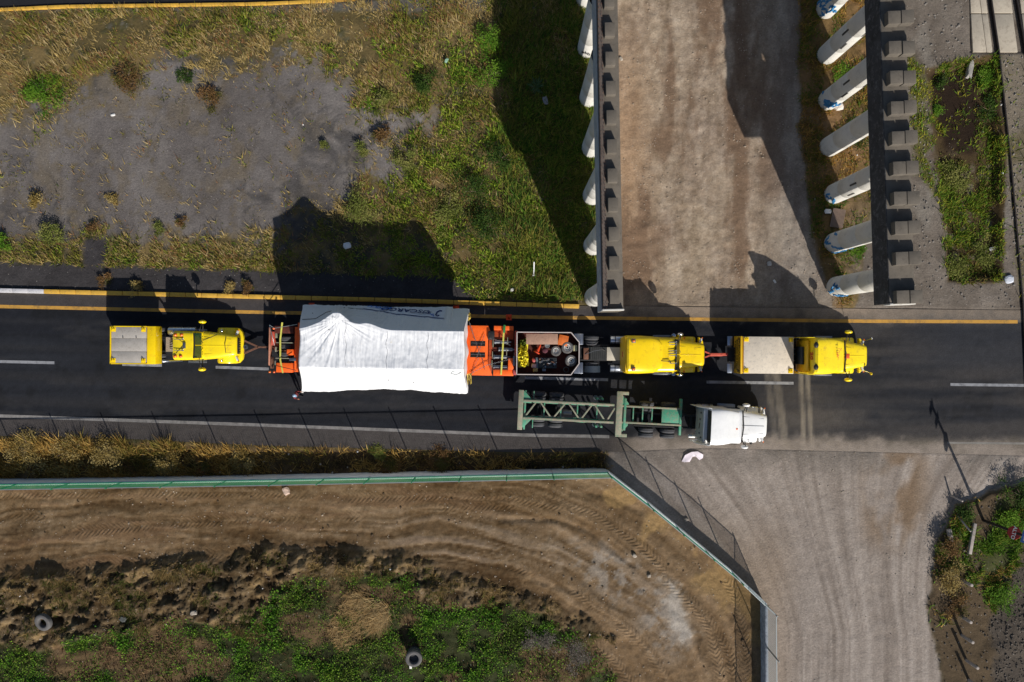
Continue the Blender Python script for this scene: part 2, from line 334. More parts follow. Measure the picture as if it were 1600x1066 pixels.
# building lot
PC = [(-300, 812), (500, 808), (700, 812), (800, 822), (880, 846), (950, 885), (1010, 935), (1055, 990), (1085, 1050), (1100, 1120), (1105, 1400)]
pt_ = np.array(PC, float); ci = np.linspace(0, len(PC) - 1, 70); PCs = list(zip(np.convolve(np.pad(np.interp(ci, range(len(PC)), pt_[:, 0]), 3, 'edge'), np.ones(7) / 7, 'valid'), np.convolve(np.pad(np.interp(ci, range(len(PC)), pt_[:, 1]), 3, 'edge'), np.ones(7) / 7, 'valid')))
cd_, cu_, cs_ = pdist(X, Y, PCs); cv = cd_ * cs_ / PXM; cu = cu_ / PXM; cvw = cv + (fbm(cu * .15, cv * .3, 3, 58) - .5) * 2.2
tb = fbm(cvw * 1.5, cu * .09, 5, 61, .65); tf = fbm(cvw * 5.5, cu * .22, 3, 59, .6)
lt = np.ones(X.shape + (3,)) * (106, 85, 60) + (tb[..., None] - .5) * (105, 92, 78) + (tf[..., None] - .5) * 60 + (n3[..., None] - .5) * 22 + (n1[..., None] - .5) * 44 + (n2[..., None] - .5) * 24
lt = mix(lt, (132, 109, 84), sstep(750, 1050, X) * .45)
lt = mix(lt, (84, 62, 42), sstep(.52, .66, tb) * sstep(900, 700, X) * .5)
lt = mix(lt, (150, 122, 80), sstep(.5, .64, fbm(MX * .5, MY * .5, 4, 62)) * sstep(45, 15, np.abs(inside_lot - 25)) * (X > 870) * .7)
gp, _, _ = pdist(X, Y, [(560, 830), (700, 842), (830, 852), (930, 880), (1010, 930), (1050, 990)])
lt = mix(lt, (146, 134, 122), sstep(55, 8, gp + (n1 - .5) * 60) * sstep(.42, .6, tb) * .4); lt = mix(lt, (150, 144, 138), sstep(60, 8, gp) * sstep(820, 960, X) * sstep(.5, .62, n2) * .6)
lt = mix(lt, (178, 172, 165), sstep(30, 4, np.hypot((X - 1055) * 1.2 - (Y - 955) * .3, (Y - 955) * .5) + (n2 - .5) * 60 + (n1 - .5) * 40) * .75)
col = col * (1 - M['lot'][..., None]) + lt * M['lot'][..., None]
hp = np.ones(X.shape + (3,)) * (82, 67, 46) + (n2[..., None] - .5) * 64 + (n3[..., None] - .5) * 40 + (n1[..., None] - .5) * 44
hp = mix(hp, (146, 122, 86), sstep(.52, .68, fbm(MX * 1.3, MY * 1.3, 5, 65, .65)) * .7)
col = col * (1 - M['heap'][..., None]) + hp * M['heap'][..., None]
fg = np.ones(X.shape + (3,)) * (48, 52, 26) + (n2[..., None] - .5) * 40
fg = mix(fg, (104, 82, 58), sstep(.5, .62, fbm(MX * .3, MY * .5, 4, 66)) * .85)
col = col * (1 - M['field'][..., None]) + fg * M['field'][..., None]
dc = np.ones(X.shape + (3,)) * (98, 80, 54) + (n2[..., None] - .5) * 60
dc = mix(dc, (92, 74, 54), sstep(380, 520, X)); col = col * (1 - M['ditch'][..., None]) + dc * M['ditch'][..., None]
col = mix(col, (86, 72, 54), M['isl']); col = mix(col, (70, 72, 40), M['islg']); col = mix(col, (80, 72, 64), M['islk'])
col = mix(col, (95, 92, 90), ((Y < 20) & (X < 760)) * sstep(22, 14, Y - (X > 400) * 0) * .8 * (M['grey'] < .5))
far = sstep(60, 200, np.hypot(MX, MY)); col = mix(col, (120, 108, 78), far)
# ---- tyre tread tracks pressed into the soil
TR = [[(-200, 772), (0, 771), (250, 768), (500, 771)], [(530, 778), (650, 774), (800, 777), (880, 792)], [(690, 791), (800, 789)], [(-200, 842), (0, 836), (120, 831), (250, 819), (400, 810), (560, 806)],
      [(-200, 905), (0, 895), (200, 880), (330, 866), (480, 858)], [(860, 775), (930, 800), (1000, 850), (1060, 910), (1110, 980), (1130, 1080)], [(1040, 905), (1100, 960), (1140, 1020), (1150, 1090)],
      [(780, 880), (860, 900), (950, 955), (1010, 1010), (1060, 1090)], [(905, 990), (960, 1030), (1000, 1090)], [(1110, 870), (1150, 930), (1165, 1010), (1160, 1090)], [(0, 800), (60, 806), (100, 822)]]
td = np.full(X.shape, 1e9); tu = np.zeros(X.shape); tv = np.zeros(X.shape)
for p in TR:
    dd, uu, sg = pdist(X, Y, p); m = dd < td; td = np.where(m, dd, td); tu = np.where(m, uu, tu)
tm = sstep(10, 7, td) * M['lot'] * sstep(.38, .62, fbm(MX * .35, MY * .35, 4, 70, .6) + .05) * (.35 + .65 * n2)
track = np.stack([tu / PXM, td / PXM, tm], -1)
# ---- heights
hz = (n2 - .5) * .05 + (n1 - .5) * .1 + (n3 - .5) * .022 * (1 - .6 * M['grey']) * (1 - .75 * M['side']) * (1 - .4 * M['dirt'])
hz += M['dirt'] * ((fbm(MX * 2.2, MY * 2.2, 3, 80) - .5) * .10) - M['grey'] * hz * .7
hz += M['lot'] * ((tb - .5) * .15 + (tf - .5) * .09 + (n3 - .5) * .03 + (fbm(MX * 2.5, MY * 2.5, 3, 81) - .5) * .10)
rid = 1 - np.abs(2 * fbm(MX * .45, MY * .6, 5, 82, .55) - 1) * 2.4
hz += M['heap'] * (np.clip(rid, 0, 1) * .35 * (1 - .6 * sstep(650, 760, X)) + (n2 - .5) * .35 + (n3 - .5) * .13 + (fbm(MX * 1.7, MY * 1.7, 4, 85, .7) - .4) * .7)
rd, _, _ = pdist(X, Y, [(395, 880), (470, 884), (560, 880), (640, 886), (680, 905)])
hz += np.exp(-(rd / 14) ** 2) * (.26 + (fbm(MX * .9, MY * .9, 3, 83) - .5) * .9 + (n2 - .5) * .25)
rd2, _, _ = pdist(X, Y, [(-100, 903), (100, 898), (230, 890), (350, 872)]); hz += np.exp(-(rd2 / 9) ** 2) * (.12 + (fbm(MX * .9, MY * .9, 3, 84) - .5) * .7)
hz += M['field'] * ((n1 - .5) * .5)
dg = (wallY + 4) - ipl(X, SED); dt = np.clip((Y - ipl(X, SED)) / np.maximum(dg, 1), 0, 1)
ditch = (X < 955) * (Y > 640) * sstep(0, .75, dt) * sstep(952, 925, X)
dz = -.65 * ditch * (inside_lot < 2); hz = hz + dz + M['ditch'] * (n2 - .5) * .5 * sstep(0, .3, dt)
hz += -.5 * sstep(0, 14, sdf(X, Y, [(1447, 108), (1500, 92), (1560, 84), (1570, 240), (1566, 440), (1480, 442), (1474, 350), (1462, 260)]))
hz += M['isl'] * (.1 + .5 * sstep(1450, 1530, X) * (n1)) + M['colg'] * (n2 - .4) * .25
for p, am, wd in (([(890, 770), (950, 775), (1000, 800)], -.12, 5), ([(780, 812), (870, 813), (920, 830), (990, 885)], -.14, 4), ([(830, 905), (900, 925)], -.1, 5), ([(1085, 1000), (1100, 1070)], -.15, 6), ([(985, 330), (1000, 365), (1020, 350)], .10, 9)):
    q, _, _ = pdist(X, Y, p); hz += np.exp(-(q / wd) ** 2) * am
# press the ground under the paved surfaces
rdw = np.minimum(Y - ipl(X, KERB) + 4, ipl(X, SED) - Y)
inroad = sstep(-7, 2, rdw); hz = hz * (1 - inroad) - .10 * sstep(0, 3, rdw); hz = np.where((rdw > -7) & (rdw <= 0), np.minimum(hz, -.004), hz)
FAR = [(-8000, -900), (-400, 30), (0, 14), (100, 9), (400, 5), (520, 0), (900, -22), (8000, -500)]
r2 = ipl(X, FAR) - Y; hz = np.where((r2 > -3) & (r2 < 190) & (X < 842), -.10, hz)
slab = (X > 1516) & (X < 1760) & (Y < 84) & (Y > -120); hz = np.where(slab, -.12, hz)
hz = hz * (1 - sstep(0, 1, far)) + 0

def grid_obj(name, gx, gy, zz, cc, m, extra=None):
    nx, ny = len(gx), len(gy); mx_, my_ = np.meshgrid(gx, gy) if not isinstance(gx, tuple) else gx
    v = np.stack([mx_, my_, zz], -1).reshape(-1, 3)
    return _grid(name, v, nx, ny, cc, m, extra)
def _grid(name, v, nx, ny, cc, m, extra=None):
    i = (np.arange(ny - 1)[:, None] * nx + np.arange(nx - 1)[None]).ravel()
    q = np.stack([i, i + 1, i + nx + 1, i + nx], -1)
    me = bpy.data.meshes.new(name); me.vertices.add(len(v)); me.vertices.foreach_set('co', v.astype(np.float32).ravel())
    me.loops.add(q.size); me.loops.foreach_set('vertex_index', q.astype(np.int32).ravel())
    me.polygons.add(len(q)); me.polygons.foreach_set('loop_start', np.arange(0, q.size, 4, dtype=np.int32)); me.polygons.foreach_set('loop_total', np.full(len(q), 4, dtype=np.int32))
    me.polygons.foreach_set('use_smooth', np.ones(len(q), bool)); me.update(); me.validate()
    cs = np.clip(cc, 4, 250) / 255.; cl = np.where(cs <= .04045, cs / 12.92, ((cs + .055) / 1.055) ** 2.4).reshape(-1, 3)
    a = me.color_attributes.new('Col', 'FLOAT_COLOR', 'POINT'); a.data.foreach_set('color', np.concatenate([cl, np.ones((len(cl), 1))], 1).astype(np.float32).ravel())
    if extra is not None:
        b = me.attributes.new('track', 'FLOAT_VECTOR', 'POINT'); b.data.foreach_set('vector', extra.reshape(-1, 3).astype(np.float32).ravel())
    me.materials.append(m); o = bpy.data.objects.new(name, me); C.objects.link(o); o['kind'] = 'structure'; return o

def ground_mat(name, fine=.35, bump=.5, grain=9.0, track=False, rough=.95, speck=.0):
    m = bpy.data.materials.new(name); m.use_nodes = True; t = m.node_tree; N = t.nodes; L = t.links; b = N['Principled BSDF']; b.inputs['Roughness'].default_value = rough
    b.inputs['Specular IOR Level'].default_value = .25
    at_ = N.new('ShaderNodeAttribute'); at_.attribute_name = 'Col'
    geo = N.new('ShaderNodeNewGeometry')
    def noise(sc, det=6, ro=.6):
        n = N.new('ShaderNodeTexNoise'); n.inputs['Scale'].default_value = sc; n.inputs['Detail'].default_value = det; n.inputs['Roughness'].default_value = ro; L.new(geo.outputs['Position'], n.inputs['Vector']); return n
    def rng(src, a, b_, c, d_):
        r = N.new('ShaderNodeMapRange'); r.inputs[1].default_value = a; r.inputs[2].default_value = b_; r.inputs[3].default_value = c; r.inputs[4].default_value = d_; L.new(src, r.inputs[0]); return r.outputs[0]
    na = noise(grain, 8, .75); nb = noise(1.7, 8, .7)
    f1 = rng(na.outputs['Fac'], .3, .7, 1 - fine, 1 + fine); f2 = rng(nb.outputs['Fac'], .3, .7, .84, 1.16)
    mu = N.new('ShaderNodeMath'); mu.operation = 'MULTIPLY'; L.new(f1, mu.inputs[0]); L.new(f2, mu.inputs[1])
    mx = N.new('ShaderNodeMix'); mx.data_type = 'RGBA'; mx.blend_type = 'MULTIPLY'; mx.inputs[0].default_value = 1; L.new(at_.outputs['Color'], mx.inputs[6]); L.new(mu.outputs[0], mx.inputs[7])
    out = mx.outputs[2]
    if speck:
        vo = N.new('ShaderNodeTexVoronoi'); vo.inputs['Scale'].default_value = 5.5; L.new(geo.outputs['Position'], vo.inputs['Vector'])
        sep = N.new('ShaderNodeSeparateColor'); L.new(vo.outputs['Color'], sep.inputs[0])
        s1 = rng(vo.outputs['Distance'], .10, .22, 1, 0); s2_ = rng(sep.outputs[0], .86, .9, 0, speck)
        mm = N.new('ShaderNodeMath'); mm.operation = 'MULTIPLY'; L.new(s1, mm.inputs[0]); L.new(s2_, mm.inputs[1])
        m2 = N.new('ShaderNodeMix'); m2.data_type = 'RGBA'; L.new(mm.outputs[0], m2.inputs[0]); L.new(out, m2.inputs[6]); m2.inputs[7].default_value = (.42, .39, .35, 1); out = m2.outputs[2]
    L.new(out, b.inputs['Base Color'])
    nc = noise(grain * .6, 10, .8); hgt = nc.outputs['Fac']
    if track:
        ta = N.new('ShaderNodeAttribute'); ta.attribute_name = 'track'; sp = N.new('ShaderNodeSeparateXYZ'); L.new(ta.outputs['Vector'], sp.inputs[0])
        ad = N.new('ShaderNodeMath'); ad.operation = 'ADD'; L.new(sp.outputs[0], ad.inputs[0]); L.new(sp.outputs[1], ad.inputs[1])
        ml = N.new('ShaderNodeMath'); ml.operation = 'MULTIPLY'; L.new(ad.outputs[0], ml.inputs[0]); ml.inputs[1].default_value = 2 * math.pi / .32
        sn = N.new('ShaderNodeMath'); sn.operation = 'SINE'; L.new(ml.outputs[0], sn.inputs[0])
        m3 = N.new('ShaderNodeMath'); m3.operation = 'MULTIPLY'; L.new(sn.outputs[0], m3.inputs[0]); L.new(sp.outputs[2], m3.inputs[1])
        m4 = N.new('ShaderNodeMath'); m4.operation = 'MULTIPLY_ADD'; L.new(m3.outputs[0], m4.inputs[0]); m4.inputs[1].default_value = .3; L.new(hgt, m4.inputs[2]); hgt = m4.outputs[0]
    bp = N.new('ShaderNodeBump'); bp.inputs['Strength'].default_value = bump; bp.inputs['Distance'].default_value = .12; L.new(hgt, bp.inputs['Height']); L.new(bp.outputs[0], b.inputs['Normal'])
    return m
gm = ground_mat('soil_and_gravel', .30, .6, 8.0, True, .96, .6)
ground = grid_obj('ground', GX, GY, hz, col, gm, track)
# ---- look-ups on the ground grid
def lk(arr, x, y):
    i = np.clip(np.searchsorted(GX, x) , 0, len(GX) - 1); j = np.clip(np.searchsorted(GY, y), 0, len(GY) - 1); return arr[j, i]
def gz(x, y): return float(lk(hz, np.array([x]), np.array([y]))[0])
def gp_(px, py):
    v = at(px, py); v.z = gz(v.x, v.y); return v

# ---------------------------------------------------------------- main road (flush sheet at z = 0)
def road_sheet(name, xs, top, bot, nrow, z, colfn, m):
    px = xs * PXM + 800; yt = ipl(px, top); yb = ipl(px, bot); t = np.linspace(0, 1, nrow)[:, None]
    yy = yb[None] * (1 - t) + yt[None] * t; xx = np.repeat(xs[None], nrow, 0)
    zz = np.full(xx.shape, z); v = np.stack([xx, (533 - yy) / PXM, zz], -1).reshape(-1, 3)
    return _grid(name, v, len(xs), nrow, colfn(xx * PXM + 800, yy), m)
def roadcol(X, Y):
    x = X / PXM; y = Y / PXM
    yl = ipl(X, YEL); wl = ipl(X, WHI); sl_ = fbm(x * .05, y * 2.2, 4, 90, .6); s3 = fbm(x * .4, y * .6, 4, 91)
    c = np.ones(X.shape + (3,)) * (33, 35, 41) + (sl_[..., None] - .5) * 16 + (s3[..., None] - .5) * 8
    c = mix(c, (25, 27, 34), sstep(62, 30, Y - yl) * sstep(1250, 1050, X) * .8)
    c = mix(c, (58, 56, 56), sstep(.56, .7, fbm(x * .22, y * 1.1, 5, 96, .65)) * .4); c = mix(c, (20, 21, 24), sstep(.62, .72, fbm(x * .7, y * .7, 4, 97)) * .5)
    wp = np.min([np.abs(Y - yl - q_ * PXM) for q_ in (1.0, 2.9, 4.7, 6.5)], 0); c = mix(c, (48, 47, 49), sstep(8, 1, wp) * .45 * (.4 + sl_)); c = mix(c, (18, 19, 22), sstep(4, 0, np.abs((Y - yl) - 2.0 * PXM + (sl_ - .5) * 8)) * .35)
    c = mix(c, (98, 90, 78), sstep(26, 2, ipl(X, SED) - Y + (fbm(x * .8, y * .8, 4, 98) - .5) * 26) * .55)
    ts = np.minimum(np.abs(Y - wl + 62), np.abs(Y - wl + 22)); c = mix(c, (44, 43, 45), sstep(9, 0, ts) * .6)
    east = sstep(1120, 1260, X) * (Y > yl); c = mix(c, (70, 66, 64), east * .75 * sstep(.2, .6, fbm(x * .12, y * .9, 4, 92)))
    c = mix(c, (46, 48, 54), sstep(1380, 1500, X) * sstep(590, 560, Y) * (Y > yl) * .7)
    sh = sstep(1, -1, Y - yl); c = mix(c, (66, 62, 62), sh); c = mix(c, (112, 100, 88), sh * sstep(960, 1010, X) * .85)
    c = mix(c, (96, 92, 88), sh * sstep(1300, 1360, X) * .7)
    ss_ = sstep(-1, 1, Y - wl); c = mix(c, (76, 71, 69), ss_ * sstep(1000, 960, X)); c = mix(c, (108, 98, 88), ss_ * sstep(940, 1000, X) * sstep(-6, 8, Y - wl))
    c = mix(c, (104, 96, 86), sstep(-14, 10, Y - wl + (fbm(x * .6, y * .9, 4, 93) - .5) * 30) * sstep(980, 1080, X) * .8)
    c = mix(c, (118, 104, 84), sstep(7, 0, Y - ipl(X, KERB)) * .4 * (X < 960) * s3)
    dn = sstep(.3, .6, fbm(x * .5, y * .5, 4, 94))
    for a, b_, wd, am in ((1200, 1212, 5, .45), (1213, 1226, 6, .6), (1252, 1256, 3.2, .8), (1262, 1268, 3.2, .75)):
        t = (Y - 590) / 100; q = np.abs(X - (a + (b_ - a) * t)); c = mix(c, (150, 140, 124), sstep(wd + 2, wd - 2, q) * sstep(500, 560, Y) * am * (.55 + .45 * dn))
    c = mix(c, (112, 104, 94), sstep(40, 0, np.abs(Y - 650)) * sstep(1195, 1230, X) * sstep(1480, 1300, X) * .35 * dn)
    en = (fbm(x * 1.1, y * 1.1, 5, 99, .65) - .5) * 46
    c = mix(c, (140, 129, 119), sstep(30, 0, ipl(X, SED) - Y + en) * sstep(950, 1040, X)); c = mix(c, (140, 125, 110), sstep(24, 0, Y - ipl(X, KERB) + en) * sstep(930, 990, X) * (1 - .4 * sstep(1300, 1400, X)))
    return c + (vn(x * 7, y * 7, 95)[..., None] - .5) * 6
am = ground_mat('asphalt', .36, .3, 14.0, False, .92)
RX = axis(-38.5, 38.5, .16, 600)
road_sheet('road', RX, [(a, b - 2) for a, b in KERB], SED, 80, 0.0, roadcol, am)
def farcol(X, Y):
    c = np.ones(X.shape + (3,)) * (34, 34, 38); return mix(c, (95, 92, 90), sstep(-9, -3, Y - ipl(X, FAR)) * 0)
FX = axis(-38.5, 10, .5, 400); FX = FX[FX <= 2.0]; road_sheet('slip_road', FX, [(a, b - 190) for a, b in FAR], FAR, 12, 0.0, farcol, am)

# ---- painted lines
def paint_mat(name, rgb, wear, under=(60, 58, 58)):
    m = mat(name, rgb, .8, var=.12, scale=.8, dirt=under, dirt_amt=wear); return m
ylm = paint_mat('yellow_road_paint', (190, 142, 60), .45, (92, 80, 60)); whm = paint_mat('worn_white_road_paint', (140, 136, 133), .65, (82, 79, 77)); whd = paint_mat('white_dash_paint', (142, 143, 148), .55, (62, 62, 66))
ykm = mat('yellow_kerb_paint', (212, 165, 62), .8, var=.12, dirt=(120, 105, 80), dirt_amt=.3)
def line_obj(name, x0, x1, pts, wid, z, m, step=30):
    xs = np.append(np.arange(x0, x1, step), x1); ys = ipl(xs, pts); v = []
    for a, b in zip(xs, ys): v += [((a - 800) / PXM, (533 - b) / PXM - wid / 2, z), ((a - 800) / PXM, (533 - b) / PXM + wid / 2, z)]
    mb = MB(); mb.add(v, [(2 * i, 2 * i + 2, 2 * i + 3, 2 * i + 1) for i in range(len(xs) - 1)]); o = mb.build(name, m); o['kind'] = 'structure'; return o
line_obj('yellow_line', -3000, 1590, YEL, .24, .005, ylm)
line_obj('white_edge_line', -3000, 952, WHI, .22, .005, whm)
line_obj('white_edge_line', 1480, 4000, [(1480, 692), (4000, 716)], .14, .005, paint_mat('faded_white_paint', (130, 126, 120), .8, (105, 100, 94)))
DL = [(-400, 559), (0, 565), (250, 571), (400, 576), (800, 590), (1100, 597), (1240, 599), (1490, 601), (1900, 606)]
for a, b in ((-330, -200), (-110, 85), (191, 253), (337, 420), (560, 690), (820, 950), (1104, 1240), (1485, 1640), (1860, 1990)):
    line_obj('lane_dash', a, b, DL, .2, .005, whd)
line_obj('yellow_line', -3000, 560, [(a, b + 2) for a, b in FAR], .2, .005, ylm)
# kerb in cast lengths, each a piece of the kerb
def kerb(name, x0, x1, pts, n, mfn, wid=.3, ht=.17):
    root = bpy.data.objects.new(name, None); C.objects.link(root); root['kind'] = 'structure'; x = np.linspace(x0, x1, n + 1)
    for i in range(n):
        a = at(x[i] + .5, ipl(x[i], pts)); b = at(x[i + 1] - .3, ipl(x[i + 1], pts)); mb = MB(); mb.bar((a.x, a.y, ht / 2 - .03 + rnd.uniform(-.008, .008)), (b.x, b.y, ht / 2 - .03), wid, ht + .06); mb.build('kerb_stone', mfn(x[i]), root, .025)
whk = mat('white_kerb_paint', (205, 202, 205), .8, var=.1, dirt=(130, 125, 120), dirt_amt=.3)
kerb('kerb', -200, 905, [(a, b - 1) for a, b in KERB], 45, lambda x: whk if x < 65 else ykm)
kerb('kerb', -300, 520, [(a, b + 2) for a, b in FAR], 24, lambda x: ykm, .22, .12)

# ---------------------------------------------------------------- grass and ground cover
def blades(name, dens, wfn, lmin, lmax, wid, pal, tilt=(20, 75), lean=None, area=(-38, 38, -26, 26), seed=1, z0=0.0, clump=True, leaf=False, label=None):
    r = np.random.RandomState(seed); n = int(dens * (area[1] - area[0]) * (area[3] - area[2]))
    x = r.uniform(area[0], area[1], n); y = r.uniform(area[2], area[3], n); wv = lk(wfn, x, y)
    if clump:
        cn = fbm(x * 1.3, y * 1.3, 3, seed + 40); wv = wv * sstep(.32, .55, cn)
    k = r.rand(n) < wv; x = x[k]; y = y[k]; n = len(x)
    tall = fbm(x * .8, y * .8, 3, seed + 50); L_ = r.uniform(lmin, lmax, n) * (.55 + .9 * sstep(.3, .7, tall))
    az = r.uniform(0, 2 * np.pi, n)
    if lean is not None: az = lean + r.normal(0, .9, n)
    ti = np.radians(r.uniform(tilt[0], tilt[1], n)); z = lk(hz, x, y) + z0
    tx = x + np.cos(az) * np.sin(ti) * L_; ty = y + np.sin(az) * np.sin(ti) * L_; tz = z + np.cos(ti) * L_
    pa = az + np.pi / 2 + r.normal(0, .5, n); w2 = wid * r.uniform(.6, 1.4, n)
    ax_, ay_ = np.cos(pa) * w2 / 2, np.sin(pa) * w2 / 2
    if leaf:                                # leaf quads lifted off the ground
        bx, by, bz = x + (tx - x) * .45, y + (ty - y) * .45, z + (tz - z) * .45
        v = np.stack([np.stack([bx, by, bz - 0], -1), np.stack([(bx + tx) / 2 + ax_, (by + ty) / 2 + ay_, (bz + tz) / 2], -1), np.stack([tx, ty, tz - .3 * w2], -1), np.stack([(bx + tx) / 2 - ax_, (by + ty) / 2 - ay_, (bz + tz) / 2], -1)], 1); m_ = 4
    else:
        v = np.stack([np.stack([x - ax_, y - ay_, z - .02], -1), np.stack([x + ax_, y + ay_, z - .02], -1), np.stack([tx, ty, tz], -1)], 1); m_ = 3
    pal = np.array([lin(c) for c in pal]); pn = fbm(x * .5, y * .5, 4, seed + 60) * 1.6 - .3 + r.normal(0, .22, n); idx = np.clip((pn * len(pal)).astype(int), 0, len(pal) - 1)
    cc = pal[idx] * r.uniform(.75, 1.3, (n, 1))
    me = bpy.data.meshes.new(name); me.vertices.add(n * m_); me.vertices.foreach_set('co', v.astype(np.float32).ravel())
    me.loops.add(n * m_); me.loops.foreach_set('vertex_index', np.arange(n * m_, dtype=np.int32)); me.polygons.add(n)
    me.polygons.foreach_set('loop_start', np.arange(0, n * m_, m_, dtype=np.int32)); me.polygons.foreach_set('loop_total', np.full(n, m_, dtype=np.int32)); me.update()
    a = me.color_attributes.new('Col', 'FLOAT_COLOR', 'POINT'); a.data.foreach_set('color', np.repeat(np.concatenate([cc, np.ones((n, 1))], 1), m_, 0).astype(np.float32).ravel())
    me.materials.append(leafm); o = bpy.data.objects.new(name, me); C.objects.link(o); print(name, n)
    return o
leafm = bpy.data.materials.new('leaf_and_blade'); leafm.use_nodes = True; _t = leafm.node_tree; _b = _t.nodes['Principled BSDF']; _a = _t.nodes.new('ShaderNodeAttribute'); _a.attribute_name = 'Col'
_t.links.new(_a.outputs['Color'], _b.inputs['Base Color']); _b.inputs['Roughness'].default_value = .75; _b.inputs['Specular IOR Level'].default_value = .2
_tr = _t.nodes.new('ShaderNodeBsdfTranslucent'); _t.links.new(_a.outputs['Color'], _tr.inputs[0]); _ms = _t.nodes.new('ShaderNodeMixShader'); _ms.inputs[0].default_value = .25
_t.links.new(_b.outputs[0], _ms.inputs[1]); _t.links.new(_tr.outputs[0], _ms.inputs[2]); _t.links.new(_ms.outputs[0], _t.nodes['Material Output'].inputs['Surface'])
off = (rdw < -5) & (r2 < -4) & ~slab
nwz = off * (X < 940) * (Y < 480) * (1 - M['grey']) * (1 - M['grav']) * (1 - M['gap']) * (1 - M['dirt'])
WF = {}
WF['nw_dry'] = nwz * (1 - .55 * M['shade']) * (X < 900 + 30)
WF['nw_green'] = nwz * np.clip(sstep(.5, .62, fbm(MX * .3, MY * .3, 4, 100)) + sstep(600, 760, X) * sstep(20, 200, Y) * (.5 + .5 * sstep(.4, .55, fbm(MX * .5, MY * .5, 3, 105))) + sstep(370, 385, Y) * (X < 460), 0, 1) + .9 * zone(X, Y, [(20, 125), (60, 105), (120, 115), (120, 140), (60, 165)], 6, 10, .05, 101)
DRY = [(168, 146, 92), (150, 128, 74), (176, 156, 112), (128, 112, 62), (140, 100, 66)]
OLV = [(120, 118, 46), (92, 98, 34), (140, 132, 60), (70, 84, 28), (104, 92, 50)]
GRN = [(84, 110, 34), (60, 96, 26), (108, 128, 44), (48, 76, 24), (120, 120, 50)]
tag(blades('dry_grass', 140, WF['nw_dry'] * (1 - .8 * sstep(560, 780, X) * sstep(20, 160, Y)), .18, .5, .05, DRY + OLV[:1], (35, 82), 2.2, (-38, 6, -1, 26), 1), 'dry straw coloured grass over the lot north of the road', 'grass', kind='stuff')
tag(blades('weeds', 170, WF['nw_green'], .15, .42, .07, OLV + [(132, 140, 44), (104, 124, 34), (150, 150, 62), (84, 112, 30)], (25, 80), None, (-38, 6, 1, 26), 2), 'olive and green weeds between the dry grass north of the road', 'weeds', kind='stuff')
shz = nwz * sstep(770, 800, X); tag(blades('tall_grass', 90, shz, .3, .9, .07, OLV + GRN, (30, 80), 1.2, (-3, 6.5, 1, 26), 3, clump=False), 'tall green grass in the shade beside the left pier row', 'grass', kind='stuff')
tag(blades('lush_weeds', 150, nwz * sstep(520, 640, X) * sstep(30, 120, Y) * sstep(.4, .6, fbm(MX * .7, MY * .7, 4, 106)), .15, .45, .09, [(132, 150, 44), (104, 132, 34), (148, 158, 58), (84, 116, 28)], (20, 75), None, (-14, 6, 1, 24), 22), 'lush yellow green weeds between the gravel lot and the pier shadow', 'weeds', kind='stuff')
edge = M['grey'] * sstep(.6, .72, fbm(MX * .9, MY * .9, 3, 103)) * sstep(600, 100, X + 0 * Y) * .35 + M['grey'] * sstep(.64, .72, fbm(MX * .9, MY * .9, 3, 104)) * .5
tag(blades('sprouting_weeds', 60, edge, .1, .28, .06, OLV + DRY, (20, 75), None, (-38, -4, 4, 24), 4, clump=False), 'small weeds sprouting through the grey gravel lot', 'weeds', kind='stuff')
cg = M['colg'] * off; tag(blades('pier_grass', 150, cg * (1 - .7 * sstep(1320, 1350, X) * sstep(250, 330, Y)), .15, .5, .06, [(150, 112, 52), (168, 132, 70), (120, 112, 40), (84, 104, 34), (64, 92, 28)], (25, 80), None, (19, 27, 1, 26), 5), 'brown and green grass around the right pier columns', 'grass', kind='stuff')
pg = np.clip(M['pit'] * (1 - M['pitd'] * .85) * sstep(.36, .5, n1 + .1 * (n2)) + M['egr'] * .7 + M['ball'] * .05, 0, 1) * off
tag(blades('pit_weeds', 260, pg, .15, .45, .07, [(150, 146, 48), (96, 130, 34), (122, 134, 42), (76, 104, 28), (126, 108, 60)], (20, 78), None, (27, 38, 3, 26), 6), 'yellow green weeds in the sunken plot beside the rails', 'weeds', kind='stuff')
fw = M['field'] * off; fb = sstep(.46, .58, fbm(MX * .3, MY * .5, 4, 66))
tag(blades('field_leaves', 380, fw * (1 - .75 * fb), .10, .32, .075, [(78, 122, 30), (104, 150, 38), (56, 94, 24), (126, 156, 52), (66, 84, 28)], (15, 75), None, (-38, 8, -26.6, -15), 7, clump=True, leaf=True), 'bright green leafy ground cover south of the spoil heaps', 'ground cover', kind='stuff')
tag(blades('field_dry_weeds', 95, fw * (.25 + .6 * fb), .12, .35, .06, [(116, 92, 66), (96, 70, 52), (130, 104, 74), (92, 88, 44), (80, 58, 46)], (25, 80), None, (-38, 8, -26.6, -15), 8), 'brown dry weeds among the green ground cover', 'weeds', kind='stuff')
hw = M['heap'] * sstep(.46, .6, fbm(MX * .6, MY * .6, 4, 110)) * .8
tag(blades('heap_straw', 330, M['heap'] * sstep(.38, .56, fbm(MX * .6, MY * .6, 4, 110)) * .8, .15, .5, .045, [(166, 140, 92), (146, 120, 74), (116, 98, 60), (92, 88, 42), (84, 96, 38)], (50, 86), -1.0, (-38, 8, -22, -14), 9), 'flattened straw on the spoil heaps', 'straw', kind='stuff')
st_, _, _ = pdist(X, Y, [(540, 985), (560, 950), (590, 960)]); tag(blades('straw_pile', 300, sstep(30, 18, st_ + (n2 - .5) * 20), .3, .7, .035, [(178, 150, 104), (160, 130, 84), (190, 165, 120)], (60, 86), -2.2, (-13, -8, -22, -17), 10, z0=.12, clump=False), 'pale straw pile lying between the heaps and the field', 'straw', kind='stuff')
